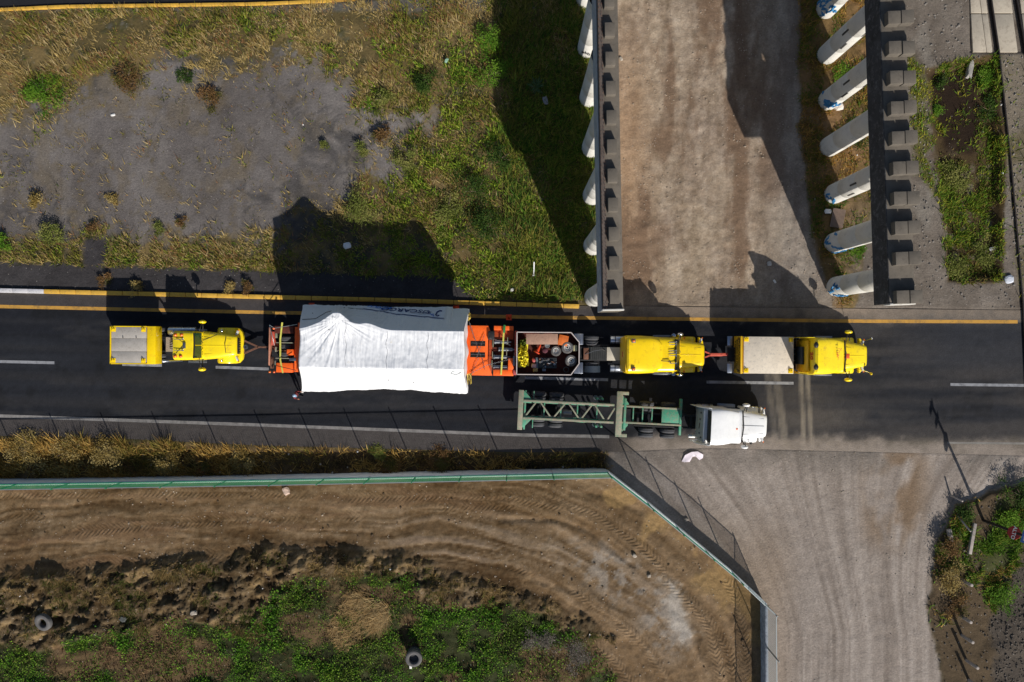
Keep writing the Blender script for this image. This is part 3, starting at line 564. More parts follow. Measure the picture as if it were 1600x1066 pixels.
dwt = M['ditch'] * (X < 960); tag(blades('ditch_litter_weeds', 170, dwt * sstep(380, 520, X), .1, .35, .06, [(104, 82, 52), (86, 68, 46), (120, 98, 60), (70, 62, 38)], (35, 85), None, (-22, 7, -10.5, -6), 31), 'low dark brown weeds and leaf litter in the middle of the ditch', 'weeds', kind='stuff'); tag(blades('ditch_grass', 260, dwt * np.clip(1.1 - sstep(220, 470, X) * .82, 0, 1) * sstep(.02, .12, dt + .02), .3, .95, .055, [(190, 154, 84), (168, 130, 62), (204, 172, 100), (136, 104, 52), (122, 112, 50)], (30, 80), 1.4, (-38, 7, -10.5, -6), 11, clump=True), 'dry brown grass in the ditch along the wall', 'grass', kind='stuff')
ig = np.clip(M['islg'] + (M['isl'] - M['islk']) * .35 * sstep(.4, .55, n1), 0, 1) * (M['isl'] > .3) * sstep(-2, -9, M['side'] * 10 - 11)
iw = M['isl'] * (1 - M['islk'] * .93)
tag(blades('island_grass', 260, iw * np.clip(islg * 1.2 + .65 * sstep(.42, .55, n1) * sstep(1020, 880, Y), 0, 1), .15, .6, .08, [(96, 130, 34), (72, 108, 26), (120, 138, 46), (84, 118, 30), (160, 130, 66)], (20, 78), None, (28, 38, -26.6, -9), 12, clump=True), 'green and yellow grass on the bank around the stop sign', 'grass', kind='stuff')
# ================================================================= PIER ROWS
def pier_row(name, label, p0, p1, wdt, ztop, dep, col_ys, colx, lab_side):
    """p0/p1: centre line of the cap beam (world x, y), p0 the end near the road."""
    root = thing(name, label, 'bridge pier', (p0[0], p0[1], 0), 0, None)
    d = Vector((p1[0] - p0[0], p1[1] - p0[1], 0)); Ln = d.length; d.normalize(); ang = math.atan2(d.y, d.x); nrm = Vector((-d.y, d.x, 0))
    def loc(a, b, z): return Vector((0, 0, z)) + d * a + nrm * b
    mb = MB(); mb.obox(loc(Ln / 2, 0, ztop - dep / 2), ang, Ln, wdt, dep); beam = mb.build('cap_beam', capc if lab_side == 'L' else capc, root, .03)
    return root, loc, Ln, ang, beam
# stained side faces of the beams: the material darkens with height-streaked soot where the water ran down
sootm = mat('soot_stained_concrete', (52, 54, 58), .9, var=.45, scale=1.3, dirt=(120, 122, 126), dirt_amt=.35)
blueconc = mat('smooth_side_concrete', (165, 172, 182), .8, var=.2, scale=1.0, dirt=(70, 72, 78), dirt_amt=.3)
# ---- left row
ZT = 9.9
rt, loc, Ln, ang, beam = pier_row('bridge_pier', 'left cap beam on white columns, with a single row of blocks on top', (5.78, 1.72), (5.25, 30.0), 1.22, ZT, 2.1, None, None, 'L')
mb = MB(); mb.obox(loc(Ln / 2, .62, ZT - 1.08), ang, Ln - .02, .03, 1.95); mb.build('formed_side_face', blueconc, rt)
mb = MB(); mb.obox(loc(Ln / 2, .43, ZT + .06), ang, Ln - .06, .26, .12); mb.build('edge_strip', mat('edge_strip_concrete', (88, 78, 72), .9, var=.3, scale=4), rt, .02, label='narrow raised strip with rebar stubs along the beam edge')
mb = MB()
for i in range(int(Ln / .22)):
    for b in (.34, .52):
        p = loc(.15 + i * .22, b + rnd.uniform(-.02, .02), ZT + .12); mb.tube([p, p + Vector((rnd.uniform(-.03, .03), rnd.uniform(-.03, .03), rnd.uniform(.06, .16)))], .014, 4)
o = mb.build('rebar_stubs', rust, rt); o['kind'] = 'stuff'
for i in range(17):
    a = 1.05 + i * 1.66
    if i == 0: a = .8
    mb = MB(); mb.obox(loc(a, -.08, ZT + .2), ang, .78, .56, .42); mb.build('bearing_block', capc, rt, .015)
stub = MB()
stub.obox(loc(.06, 0, ZT - .2), ang, .10, 1.24, .9); stub.build('end_plate', pierc, rt, .02)
def column(root, x, y, ztop, ring=True, graf=0, slot=True, base_off=(0, 0)):
    rx, ry = x - root.location.x, y - root.location.y
    n = 40; mb = MB(); prof = [(-1.2, .70), (0.0, .70)]
    for z in (2.1, 4.6, 7.1):
        if z < ztop - .2: prof += [(z, .70), (z + .02, .685), (z + .05, .685), (z + .07, .70)]
    prof.append((ztop + .05, .70))
    mb.lathe((rx, ry, 0), (0, 0, 1), prof, n); cobj = mb.build('column', pierc, root)
    if slot:
        for a0, z in ((R(200), 4.4), (R(250), 3.2), (R(290), 5.2)):
            mb = MB(); c = Vector((rx + math.cos(a0) * .70, ry + math.sin(a0) * .70, z)); mb.obox(c, a0, .03, .12, .9); mb.build('formwork_slot', mat('slot_shadow_concrete', (70, 68, 66), .9), cobj)
    if graf:
        rr = random.Random(int(x * 100 + y * 7))
        for k in range(graf):
            mb = MB()
            a = R(rr.uniform(150, 300)); z = rr.uniform(.4, 1.9); path = []
            for s in range(8):
                a += rr.uniform(-.22, .22); z = max(.2, z + rr.uniform(-.34, .34)); path.append((rx + math.cos(a) * .708, ry + math.sin(a) * .708, z))
            mb.tube(path, .075, 5); mb.build('graffiti_stroke', blueg, cobj)
    return cobj
for i, yy in enumerate((3.1, 6.75, 10.3, 13.65, 17.2, 20.7, 24.2, 27.7)):
    px_x = {0: 928, 1: 926.5, 2: 925.5, 3: 924, 4: 920.5, 5: 917.5}.get(i, 915)
    cobj = column(rt, (px_x - 800) / PXM, yy, ZT - 2.1, slot=False)
# small black lettering sprayed near the foot of two left columns
textmesh('elo', .55, ink, rt, ((917.5 - 800) / PXM - rt.location.x - .2, 20.7 - rt.location.y - .72, 1.0), (R(90), 0, R(-20)), ext=.01, name='graffiti')
# ---- right row
ZR = 10.2
p0 = at(1416, 474, ZR); p1 = at(1401, 0, ZR); dd_ = (p1 - p0); p1 = p0 + dd_ * 1.45
rt2, loc, Ln, ang, beam2 = pier_row('bridge_pier', 'right cap beam on white columns, with paired blocks and a black stained side', (p0.x, p0.y), (p1.x, p1.y), 1.46, ZR - .4, 1.8, None, None, 'R')
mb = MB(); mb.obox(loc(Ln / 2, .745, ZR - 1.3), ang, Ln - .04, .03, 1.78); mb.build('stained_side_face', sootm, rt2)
i = 0
for i in range(17):
    a = .36 if i == 0 else .36 + 2.22 + (i - 1) * 1.71
    for b in (.36, -.40):
        mb = MB(); mb.obox(loc(a + rnd.uniform(-.03, .03), b - .16, ZR - .15 + rnd.uniform(-.03, .03)), ang, .74, .72 if b > 0 else .70, .5); mb.build('bearing_block', capc, rt2, .015)
mb = MB(); mb.obox(loc(-.02, .0, ZR - .75), ang, .10, 1.48, .8); mb.build('end_plate', pierc, rt2, .02)
for i, (cx, yy, gf) in enumerate(((1306.5, 3.85, 8), (1303, 6.95, 9), (1302.5, 10.4, 2), (1295.5, 13.75, 0), (1293, 17.0, 10), (1291.5, 20.25, 0), (1290, 23.5, 12), (1289, 26.8, 0), (1288, 30.0, 0))):
    column(rt2, (cx - 800) / PXM, yy, ZR - 2.2, slot=i in (2, 4, 5), graf=gf)

# ================================================================= WALL AND FENCE
WP = [((a - 800) / PXM, (533 - b) / PXM) for a, b in WALL]
def along(path, step, start=0.0):
    """points every step metres along the path, with direction"""
    out = []; need = start; acc = 0
    for (ax, ay), (bx, by) in zip(path[:-1], path[1:]):
        L = math.hypot(bx - ax, by - ay)
        while need <= acc + L + 1e-6:
            t = (need - acc) / L; out.append((ax + (bx - ax) * t, ay + (by - ay) * t, math.atan2(by - ay, bx - ax))); need += step
        acc += L
    return out
wallroot = thing('boundary_wall', 'low whitewashed wall running along the ditch and round the building lot', 'wall', (WP[3][0], WP[3][1], 0))
fence = thing('mesh_fence', 'green wire mesh fence with galvanised posts standing on the low white wall', 'fence', (WP[3][0], WP[3][1], 1.0))
ox, oy = WP[3]
segs = []
for k in range(len(WP) - 1):                       # split each straight run in bays of about 3.35 m
    (ax, ay), (bx, by) = WP[k], WP[k + 1]; L = math.hypot(bx - ax, by - ay)
    if WALL[k][0] < -300: continue
    n = max(1, round(L / 3.35))
    for i in range(n):
        segs.append(((ax + (bx - ax) * i / n, ay + (by - ay) * i / n), (ax + (bx - ax) * (i + 1) / n, ay + (by - ay) * (i + 1) / n), k))
grimy_shaded = mat('grimy_shaded_plaster', (150, 156, 165), .9, var=.35, scale=2.5, dirt=(60, 62, 66), dirt_amt=.5)  # stained plaster, with the blue-grey of its shaded face put into the colour
def mesh_panel(L, ht):
    mb = MB(); r = .003
    for i in range(int(ht / .062) + 1):
        z = .05 + i * .062; mb.box(0.03, L - .03, -r, r, z - .0035, z + .0035)
    for i in range(int(L / .16)):
        x = .08 + i * .16; mb.box(x - .003, x + .003, -r - .004, r + .004, .03, ht)
    return mb
for i, ((ax, ay), (bx, by), k) in enumerate(segs):
    L = math.hypot(bx - ax, by - ay); an = math.atan2(by - ay, bx - ax)
    mb = MB(); cx, cy = (ax + bx) / 2, (ay + by) / 2
    mb.obox((cx - ox, cy - oy, -.3), an, L - .02, .2, 2.6 + rnd.uniform(-.02, .02)); mb.build('wall_panel', grimy_shaded if k >= 9 else wallw, wallroot, .015)
    pm = mesh_panel(L, 1.85); o = pm.build('wire_panel', galv if k >= 9 else gwire, fence); o.location = (ax - ox, ay - oy, 0); o.rotation_euler = (0, 0, an)
    mb = MB(); mb.bar((ax - ox, ay - oy, 1.9), (bx - ox, by - oy, 1.9), .05, .05); mb.build('top_rail', galv, fence)
    if k < 5:
        mb = MB(); mb.bar((ax - ox, ay - oy, .03), (bx - ox, by - oy, .03), .04, .05); mb.build('bottom_rail', gwire, fence)
    ex = .45 if k in (8, 9) and (i + 1 < len(segs) and segs[i + 1][2] != k) else .2
    mb = MB(); mb.bar((ax - ox, ay - oy, -.1), (ax - ox, ay - oy, 1.92 + ex * (1 if i else .5)), .06, .06); mb.build('fence_post', galv if k >= 9 else gwire, fence)

# ================================================================= RAILWAY AND LEVEL CROSSING
for nm, pts, lb in (('rail', [(1540, -160), (1549, 0), (1561, 82), (1580, 260), (1598, 470), (1606, 640)], 'dark steel rail along the sunken plot, the left one of the pair'), ('rail', [(1580, -160), (1589, 0), (1603, 82), (1622, 260), (1642, 470), (1650, 640)], 'dark steel rail at the right edge, crossing the concrete slabs')):
    mb = MB(); P = [at(a, b, .1) for a, b in pts]
    for a, b in zip(P[:-1], P[1:]):
        mb.bar((a.x, a.y, .13), (b.x, b.y, .13), .08, .06); mb.bar((a.x, a.y, .05), (b.x, b.y, .05), .03, .12); mb.bar((a.x, a.y, -.02), (b.x, b.y, -.02), .16, .03)
    tag(mb.build(nm, mat('dark_rail_steel', (70, 64, 62), .5, .6, var=.2)), lb, 'rail', 'rails of the track')
slabm = mat('crossing_slab_concrete', (176, 166, 150), .9, var=.14, scale=1.0, dirt=(130, 118, 105), dirt_amt=.35, bump=.2)
xr = thing('level_crossing', 'pale concrete slabs laid between and beside the rails at the top right', 'level crossing', at(1560, 40))
xo = xr.location
for (xa, xb) in ((1520, 1541), (1541.8, 1551), (1560, 1590), (1604, 1640), (1641, 1670)):
    for (ya, yb) in ((-110, -60), (-59, -22), (-21, 21), (22, 82)):
        shx = lambda y_: (y_ - 82) * .13 * (.4 if xa < 1530 else 1)
        P4 = [at(xa + (shx(y_) if k in (0, 3) else (y_ - 82) * .13), y_) for k, y_ in enumerate((ya + .5, ya + .5, yb - .3, yb - .3)) ]
        P4 = [at(xa + shx(ya + .5), ya + .5), at(xb + (ya - 82) * .13, ya + .5), at(xb + (yb - 82) * .13, yb - .3), at(xa + shx(yb - .3), yb - .3)]
        mb = MB(); mb.prism([(q_.x - xo.x, q_.y - xo.y) for q_ in P4], -.15, .035 + rnd.uniform(-.01, .015)); mb.build('slab', slabm, xr, .02)

# ================================================================= SIGN POST, FENCE STUBS, TYRES, RUBBLE
sp = at(1533, 812); sz = gz(sp.x, sp.y)
sg = thing('road_sign', 'red octagonal stop sign on a dark leaning wooden post with small blue signs above', 'road sign', (sp.x, sp.y, sz))
mb = MB(); mb.tube([(0, 0, -.3), (.03, .0, 2), (-.02, .0, 4.2), (.0, .0, 5.2)], .11, 10, r2=.07); mb.build('post', darkwood, sg)
def tilt_m(az, el):                                # plate facing azimuth az, tipped up by el
    return Matrix.Rotation(az, 4, 'Z') @ Matrix.Rotation(-el, 4, 'Y')
Mt = tilt_m(R(165), R(22)); cz = Vector((-.12, -.0, 3.35))
mb = MB(); oc = [(.0, .46 * math.cos(R(22.5 + 45 * k)), .46 * math.sin(R(22.5 + 45 * k))) for k in range(8)]
v = [cz + Mt @ Vector((t, a, b)) for t in (-.015, .015) for _, a, b in oc]
mb.add(v, [tuple(range(8))[::-1], tuple(range(8, 16))] + [(k, (k + 1) % 8, 8 + (k + 1) % 8, 8 + k) for k in range(8)]); plate_o = mb.build('sign_plate', stopred, sg)
tx = textmesh('ALTO', .34, signw, plate_o, (0, 0, 0), (0, 0, 0), ext=.004, bold=.008)
Mx = Matrix.Translation(cz) @ Mt @ Matrix.Translation((.022, 0, 0)) @ Matrix(((0, 0, 1, 0), (1, 0, 0, 0), (0, 1, 0, 0), (0, 0, 0, 1)))
tx.matrix_local = Mx
for z, lab in ((4.35, None), (4.95, None)):
    mb = MB(); c2 = Vector((-.1, -.0 if z < 4.5 else .0, z)); w_ = [c2 + Mt @ Vector((t, a, b)) for t in (-.012, .012) for a, b in ((-.4, -.2), (.4, -.2), (.4, .2), (-.4, .2))]
    mb.add(w_, [(3, 2, 1, 0), (4, 5, 6, 7), (0, 1, 5, 4), (1, 2, 6, 5), (2, 3, 7, 6), (3, 0, 4, 7)]); q = mb.build('blue_plate', signb, sg)
    mb = MB(); w_ = [c2 + Mt @ Vector((t, a, b)) for t in (.014, .018) for a, b in ((-.25, -.05), (.25, -.05), (.25, .05), (-.25, .05))]
    mb.add(w_, [(3, 2, 1, 0), (4, 5, 6, 7), (0, 1, 5, 4), (1, 2, 6, 5), (2, 3, 7, 6), (3, 0, 4, 7)]); mb.build('arrow_panel', signw, q)
# wooden posts and concrete stubs on the bank
def post(px, py, h, m, lab, cat, r=.07, lean=(0, 0), name='fence_stub', grp=None, cap=None):
    p = gp_(px, py); mb = MB()
    mb.tube([(0, 0, -.3), (lean[0] * h, lean[1] * h, h)], r, 8); o = mb.build(name, m, None, .01); o.location = p; return tag(o, lab, cat, grp)
stubm = mat('pale_post_concrete', (165, 155, 148), .9, var=.2)
for px, py, h, lab in ((1500, 905, 1.1, 'pale concrete stub in brown grass, the uppermost of the row on the bank'), (1498, 961, 1.2, 'concrete stub on the bank, just below the black rubble'), (1500, 991, 1.3, 'thick concrete stub on the bank beside a dark pile of rubble'), (1506, 1029, 1.3, 'concrete stub on the bank above the bottom frame edge'), (1510, 1060, 1.2, 'concrete stub nearest the bottom edge of the photo')):
    post(px, py, h, stubm, lab, 'post', .11, (0, 0), grp='concrete stubs in a row on the bank')
post(1483, 772, 1.0, stubm, 'short pale post with a dark cap where the gravel meets the bank', 'post', .06, (.35, -.3))
post(1487, 792, 1.2, stubm, 'long pale post leaning over the dark hollow in the bank', 'post', .06, (.5, -1.2))
bm_ = MB(); bm_.bar(gp_(1516, 815) + Vector((0, 0, .25)), gp_(1507, 862) + Vector((0, 0, .25)), .22, .22); tag(bm_.build('fallen_beam', stubm, None, .02), 'long grey concrete beam lying in the grass under the stop sign', 'beam')
bm_ = MB(); bm_.bar(gp_(1478, 825) + Vector((0, 0, .15)), gp_(1482, 845) + Vector((0, 0, .15)), .3, .2); tag(bm_.build('fallen_beam', stubm, None, .02), 'short grey concrete piece at the shaded edge of the bank', 'beam')
tp = gp_(834, 432); bb = MB(); bb.tube([(0, 0, -.2), (0, .03, 1.15)], .045, 8); bb.lathe((0, 0, .05), (0, 0, 1), [(0, .01), (0, .1), (.12, .1), (.12, .01)], 10); o = bb.build('marker_post', whitep); o.location = tp; o.rotation_euler = (R(-55), 0, 0); tag(o, 'thin white marker post leaning in the yellow grass near the kerb', 'post')

def tyre_mesh(rad, wdt, inner):
    mb = MB(); h = wdt / 2
    mb.lathe((0, 0, 0), (0, 0, 1), [(-h * .8, inner), (-h, inner + .05), (-h, rad - .09), (-h * .8, rad - .02), (-h * .55, rad), (h * .55, rad), (h * .8, rad - .02), (h, rad - .09), (h, inner + .05), (h * .8, inner), (h * .5, inner - .02), (-h * .5, inner - .02), (-h * .8, inner)], 40)
    return mb
o = tyre_mesh(.62, .34, .33).build('tyre', rubber_old); p = gp_(75, 968); o.location = (p.x, p.y, p.z + .45); o.rotation_euler = (R(12), R(-10), 0); tag(o, 'discarded grey tyre on the brown spoil heap at the lower left', 'tyre')
o = tyre_mesh(.58, .36, .34).build('tyre', rubber_old); p = gp_(649, 1021); o.location = (p.x, p.y, p.z + .75); o.rotation_euler = (R(4), R(3), 0); tag(o, 'discarded tyre lying on a dark drum in the green ground cover', 'tyre')
mb = MB(); mb.lathe((0, 0, 0), (0, 0, 1), [(-.3, .01), (-.3, .5), (.3, .48), (.5, .5), (.5, .01)], 24); o = mb.build('drum', rubber); o.location = (p.x - .05, p.y + .05, p.z + .1); tag(o, 'black rubber drum standing under the tyre in the green field', 'drum')
o = MB(); o.bar(p + Vector((-.35, -.3, .15)), p + Vector((-.3, -1.0, .12)), .16, .12); tag(o.build('broken_board', paper, None, .01), 'pale broken board beside the tyre in the green field', 'board')
def lump(name, px, py, sx, sy, sz, m, lab, cat, rz=0, up=0.0, seed=0, grp=None):
    mb = MB(); mb.ball((0, 0, 0), 1, 5); r = random.Random(seed + int(px)); q = {}
    nv = []
    for (x, y, z) in mb.v:
        k = 1 + .28 * (r.random() - .5) if abs(z) < .99 else 1; nv.append((max(-.75, min(.75, x)) * sx * k, max(-.75, min(.75, y)) * sy * k, max(-.7, min(.7, z)) * sz * k))
    mb.v = nv; mb.sm = [False] * len(mb.sm); o = mb.build(name, m); p = gp_(px, py); o.location = (p.x, p.y, p.z + up); o.rotation_euler = (0, 0, rz); return tag(o, lab, cat, grp)
lump('concrete_block', 1518, 106, .28, .85, .25, mat('grey_block', (150, 146, 140), .9, var=.1), 'upright grey concrete block on the edge of the sunken plot', 'block', -.15, .25)
lump('rock', 448, 767, .28, .33, .2, mat('pinkish_rock', (190, 165, 150), .9, var=.1), 'pinkish broken slab lying on the soil beside the wall', 'rock', .5, .1)
lump('rock', 307, 954, .32, .2, .12, stone, 'flat grey stone at the edge between spoil heap and green field', 'rock', .2, .2)
lump('rock', 1014, 900, .18, .14, .12, stone, 'pale stone beside the gravelly patch on the lot', 'rock', .2, .05)
lump('rock', 991, 868, .16, .2, .14, stone, 'grey stone above the gravelly patch on the lot', 'rock', .9, .05)
lump('rock', 195, 965, .26, .3, .14, mat('dark_slate', (75, 78, 76), .8), 'dark flat slab standing on the spoil heap', 'rock', 1, .25)
lump('rock', 1072, 812, .2, .15, .12, stone, 'pale stone at the foot of the diagonal wall', 'rock', .5, .05)
lump('rock', 970, 92, .14, .2, .12, stone, 'single pale stone on the dirt road beside the left cap beam', 'rock', .5, .05)
lump('rock', 1202, 412, .2, .2, .08, mat('round_lid', (190, 185, 178), .8), 'round pale stone on the dirt in the truck shadow', 'rock', 0, .05)
lump('rock', 1210, 440, .1, .18, .08, paper, 'small white bag on the dirt in the truck shadow', 'litter', .6, .05)
lump('litter_bag', 543, 384, .35, .28, .12, paper, 'white crate shaped litter on the shaded gravel north of the cargo', 'litter', .3, .1)
lump('litter_bag', 1575, 437, .4, .35, .15, mat('bluish_bag', (200, 205, 215), .8), 'white and grey plastic bag beside the rail near the road', 'litter', .3, .1)
lump('litter_bag', 1556, 388, .38, .18, .1, paper, 'flat white plastic at the edge of the sunken plot', 'litter', .2, .1)
lump('litter_bag', 177, 180, .22, .1, .05, paper, 'white scrap on the bright grey gravel lot', 'litter', .2, .03)
lump('litter_bag', 698, 97, .14, .22, .1, mat('pale_green_bottle', (150, 185, 160), .6), 'pale green bottle in the dry grass at the top', 'bottle', -.5, .25)
lump('litter_bag', 852, 160, .22, .35, .1, mat('grey_bag', (130, 130, 135), .8), 'grey bag in the shaded tall grass', 'litter', .3, .4)
lump('litter_bag', 800, 453, .16, .16, .1, paper, 'small square white carton in the shade above the kerb', 'litter', 0, .1)
lump('litter_bag', 1292, 331, .3, .2, .12, paper, 'white rag beside the corrugated sheet under the columns', 'litter', 0, .15)
lump('litter_bag', 1308, 168, .4, .35, .25, mat('pale_pad', (215, 205, 195), .9), 'pale concrete lump between the right columns', 'block', .2, .2)
# white cloth near the white tractor
p = gp_(1082, 713); mb = MB(); prof = [(-.78, -.35), (-.55, .1), (-.1, .32), (.35, .35), (.75, .12), (.72, -.12), (.45, -.25), (.25, .02), (-.05, -.02), (-.22, -.38), (-.6, -.4)]
n = len(prof); v = [(x, y, .10 + .07 * math.sin(7 * x + 4 * y)) for x, y in prof] + [(x * .98, y * .98, .0) for x, y in prof] + [(0.05, .15, .16)]
mb.add(v, [(i, (i + 1) % n, 2 * n) for i in range(n)] + [(i, n + i, n + (i + 1) % n, (i + 1) % n) for i in range(n)], True); o = mb.build('cloth', mat('crumpled_cloth', (240, 228, 236), .9, var=.12, scale=5)); o.location = p; tag(o, 'white and lilac crumpled cloth on the gravel behind the white tractor', 'cloth')
# corrugated sheet and painted tank among the columns
p = gp_(1307, 342); mb = MB(); nn = 22
v = [(-.45 + .9 * i / nn, y, .1 + .04 * (i % 2) + .15 * (y > 0)) for y in (-.65, .65) for i in range(nn + 1)]
mb.add(v, [(i, i + 1, nn + 2 + i, nn + 1 + i) for i in range(nn)]); o = mb.build('corrugated_sheet', mat('brown_sheet', (125, 108, 96), .7, var=.1)); o.location = p; o.rotation_euler = (0, 0, R(-8)); tag(o, 'brown corrugated sheet lying between the right columns', 'metal sheet')
# rubble, gravel and litter nobody could count
def scatter(name, m, pts, smin, smax, lab, seed):
    r = random.Random(seed); mb = MB()
    for (x, y) in pts:
        s = r.uniform(smin, smax); z = gz(x, y); a = r.random() * 6.28; cs, sn = math.cos(a), math.sin(a); q = [r.uniform(.6, 1.3) for _ in range(8)]
        base = [(-1, -.7), (.9, -.8), (1, .8), (-.8, .9)]
        v = [(x + (bx * cs - by * sn) * s * q[k], y + (bx * sn + by * cs) * s * q[k], z - .02) for k, (bx, by) in enumerate(base)] + [(x + (bx * cs - by * sn) * s * .6 * q[k + 4], y + (bx * sn + by * cs) * s * .6 * q[k + 4], z + s * r.uniform(.5, 1.1)) for k, (bx, by) in enumerate(base)]
        mb.add(v, [(4, 5, 6, 7), (0, 1, 5, 4), (1, 2, 6, 5), (2, 3, 7, 6), (3, 0, 4, 7)])
    o = mb.build(name, m); return tag(o, lab, None, None, 'stuff')
def rp(n, wfn, area, seed):
    r = np.random.RandomState(seed); x = r.uniform(area[0], area[1], n); y = r.uniform(area[2], area[3], n); k = r.rand(n) < lk(wfn, x, y); return list(zip(x[k].tolist(), y[k].tolist()))
cl = sstep(.5, .65, fbm(MX * .5, MY * .5, 3, 120))
scatter('loose_stones', mat('road_stone', (160, 145, 128), .9, var=.3), rp(4200, M['dirt'] * off * (.12 + .5 * cl), (6, 24, 1, 25), 1), .02, .06, 'small stones scattered on the dirt road between the pier rows', 1)
scatter('loose_stones', mat('lot_stone', (165, 150, 132), .9, var=.2), rp(5200, M['lot'] * (1 - M['field']) * (.06 + .25 * cl), (-38, 17, -25, -9.5), 2), .02, .065, 'small pale stones scattered on the brown lot soil', 2)
scatter('soil_clods', mat('dark_soil_clod', (92, 74, 54), .95, var=.3), rp(5200, np.clip(M['heap'] * .6 + .03 * M['lot'] * (1 - M['field']), 0, 1), (-38, 17, -25, -9.5), 3), .03, .10, 'brown clods of soil on the heaps and along the tracks', 3)
scatter('side_road_stones', stone, rp(2000, M['side'] * (.04 + .25 * cl), (6, 33, -26, -7), 4), .02, .055, 'small stones on the gravel side road', 4)
scatter('bank_rubble', mat('dark_rubble', (92, 84, 76), .9, var=.5, scale=1.5), rp(5200, M['isl'] * (.12 + .6 * M['islk']), (28, 38, -26, -9), 5), .02, .085, 'dark rubble and clinker on the bank at the lower right', 5)
scatter('white_litter', paper, rp(900, np.clip(M['ditch'] + .6 * M['heap'] + .25 * M['colg'] + .2 * M['pit'] + .012 * M['grey'] + .04 * M['grav'], 0, 1), (-38, 38, -26, 26), 6), .03, .09, 'tiny white scraps of litter strewn over the verges', 6)
scatter('east_gravel', mat('east_stone', (128, 122, 116), .9, var=.25), rp(3600, (M['east'] + M['ball']) * off * (1 - M['pit']) * .35, (24, 38, 2, 26), 7), .03, .09, 'grey gravel beside the rails and the right cap beam', 7)

# ================================================================= SHRUBS
def shrub(name, px, py, rad, ht, pal, lab, cat='shrub', nleaf=900, ls=.11, seed=0, nstem=9, spiky=False):
    p = gp_(px, py); root = thing(name, lab, cat, p); r = np.random.RandomState(seed + 3)
    mb = MB()
    for k in range(nstem):
        a = r.uniform(0, 6.28); q = r.uniform(.3, .85) * rad; mb.tube([(0, 0, -.1), (math.cos(a) * q * .4, math.sin(a) * q * .4, ht * .5), (math.cos(a) * q, math.sin(a) * q, ht * r.uniform(.6, .9))], .025, 4, r2=.008)
    mb.build('stem', wood, root)
    n = nleaf; nc = max(7, int(rad * 14)); cx = r.normal(0, .45 * rad, nc); cy = r.normal(0, .45 * rad, nc); cz = ht * r.uniform(.35, .95, nc) * np.exp(-(cx ** 2 + cy ** 2) / (2.2 * rad ** 2)); ci = r.randint(0, nc, n)
    x = cx[ci] + r.normal(0, .17 * rad + .04, n); y = cy[ci] + r.normal(0, .17 * rad + .04, n); z = np.clip(cz[ci] + r.normal(0, .16, n) * ht * .6, .03, None)
    if spiky:
        x = r.normal(0, .05, n); y = r.normal(0, .05, n); z = r.uniform(.05, .2, n)
    az = r.uniform(0, 6.28, n) if not spiky else np.linspace(0, 6.28 * 3, n); ti = np.radians(r.uniform(25, 85, n)) if not spiky else np.radians(r.uniform(25, 75, n)); Ls = ls * r.uniform(.7, 1.4, n) * (1 if not spiky else rad / ls * .9)
    wd = Ls * (.45 if not spiky else .09)
    dx, dy, dz_ = np.cos(az) * np.sin(ti) * Ls, np.sin(az) * np.sin(ti) * Ls, np.cos(ti) * Ls; px_, py_ = -np.sin(az) * wd / 2, np.cos(az) * wd / 2
    v = np.stack([np.stack([x, y, z], -1), np.stack([x + dx * .5 + px_, y + dy * .5 + py_, z + dz_ * .6], -1), np.stack([x + dx, y + dy, z + dz_ * .7], -1), np.stack([x + dx * .5 - px_, y + dy * .5 - py_, z + dz_ * .6], -1)], 1).reshape(-1, 3)
    me = bpy.data.meshes.new('foliage'); me.from_pydata(v.tolist(), [], [(4 * i, 4 * i + 1, 4 * i + 2, 4 * i + 3) for i in range(n)])
    pa = np.array([lin(c) for c in pal]); cc = pa[(ci if not spiky else np.arange(n)) % len(pa)] * r.uniform(.7, 1.35, (n, 1))
    a = me.color_attributes.new('Col', 'FLOAT_COLOR', 'POINT'); a.data.foreach_set('color', np.repeat(np.concatenate([cc, np.ones((n, 1))], 1), 4, 0).astype(np.float32).ravel()); me.materials.append(leafm)
    o = bpy.data.objects.new('foliage', me); C.objects.link(o); o.parent = root; return root
BG = [(96, 132, 34), (78, 118, 28), (112, 146, 44)]; OG = [(120, 128, 60), (96, 104, 44), (140, 140, 76)]; DG = [(58, 82, 28), (70, 94, 34), (46, 70, 24)]; TN = [(160, 140, 84), (140, 118, 62), (178, 158, 104)]; RB = [(126, 96, 60), (110, 84, 50), (96, 92, 46)]
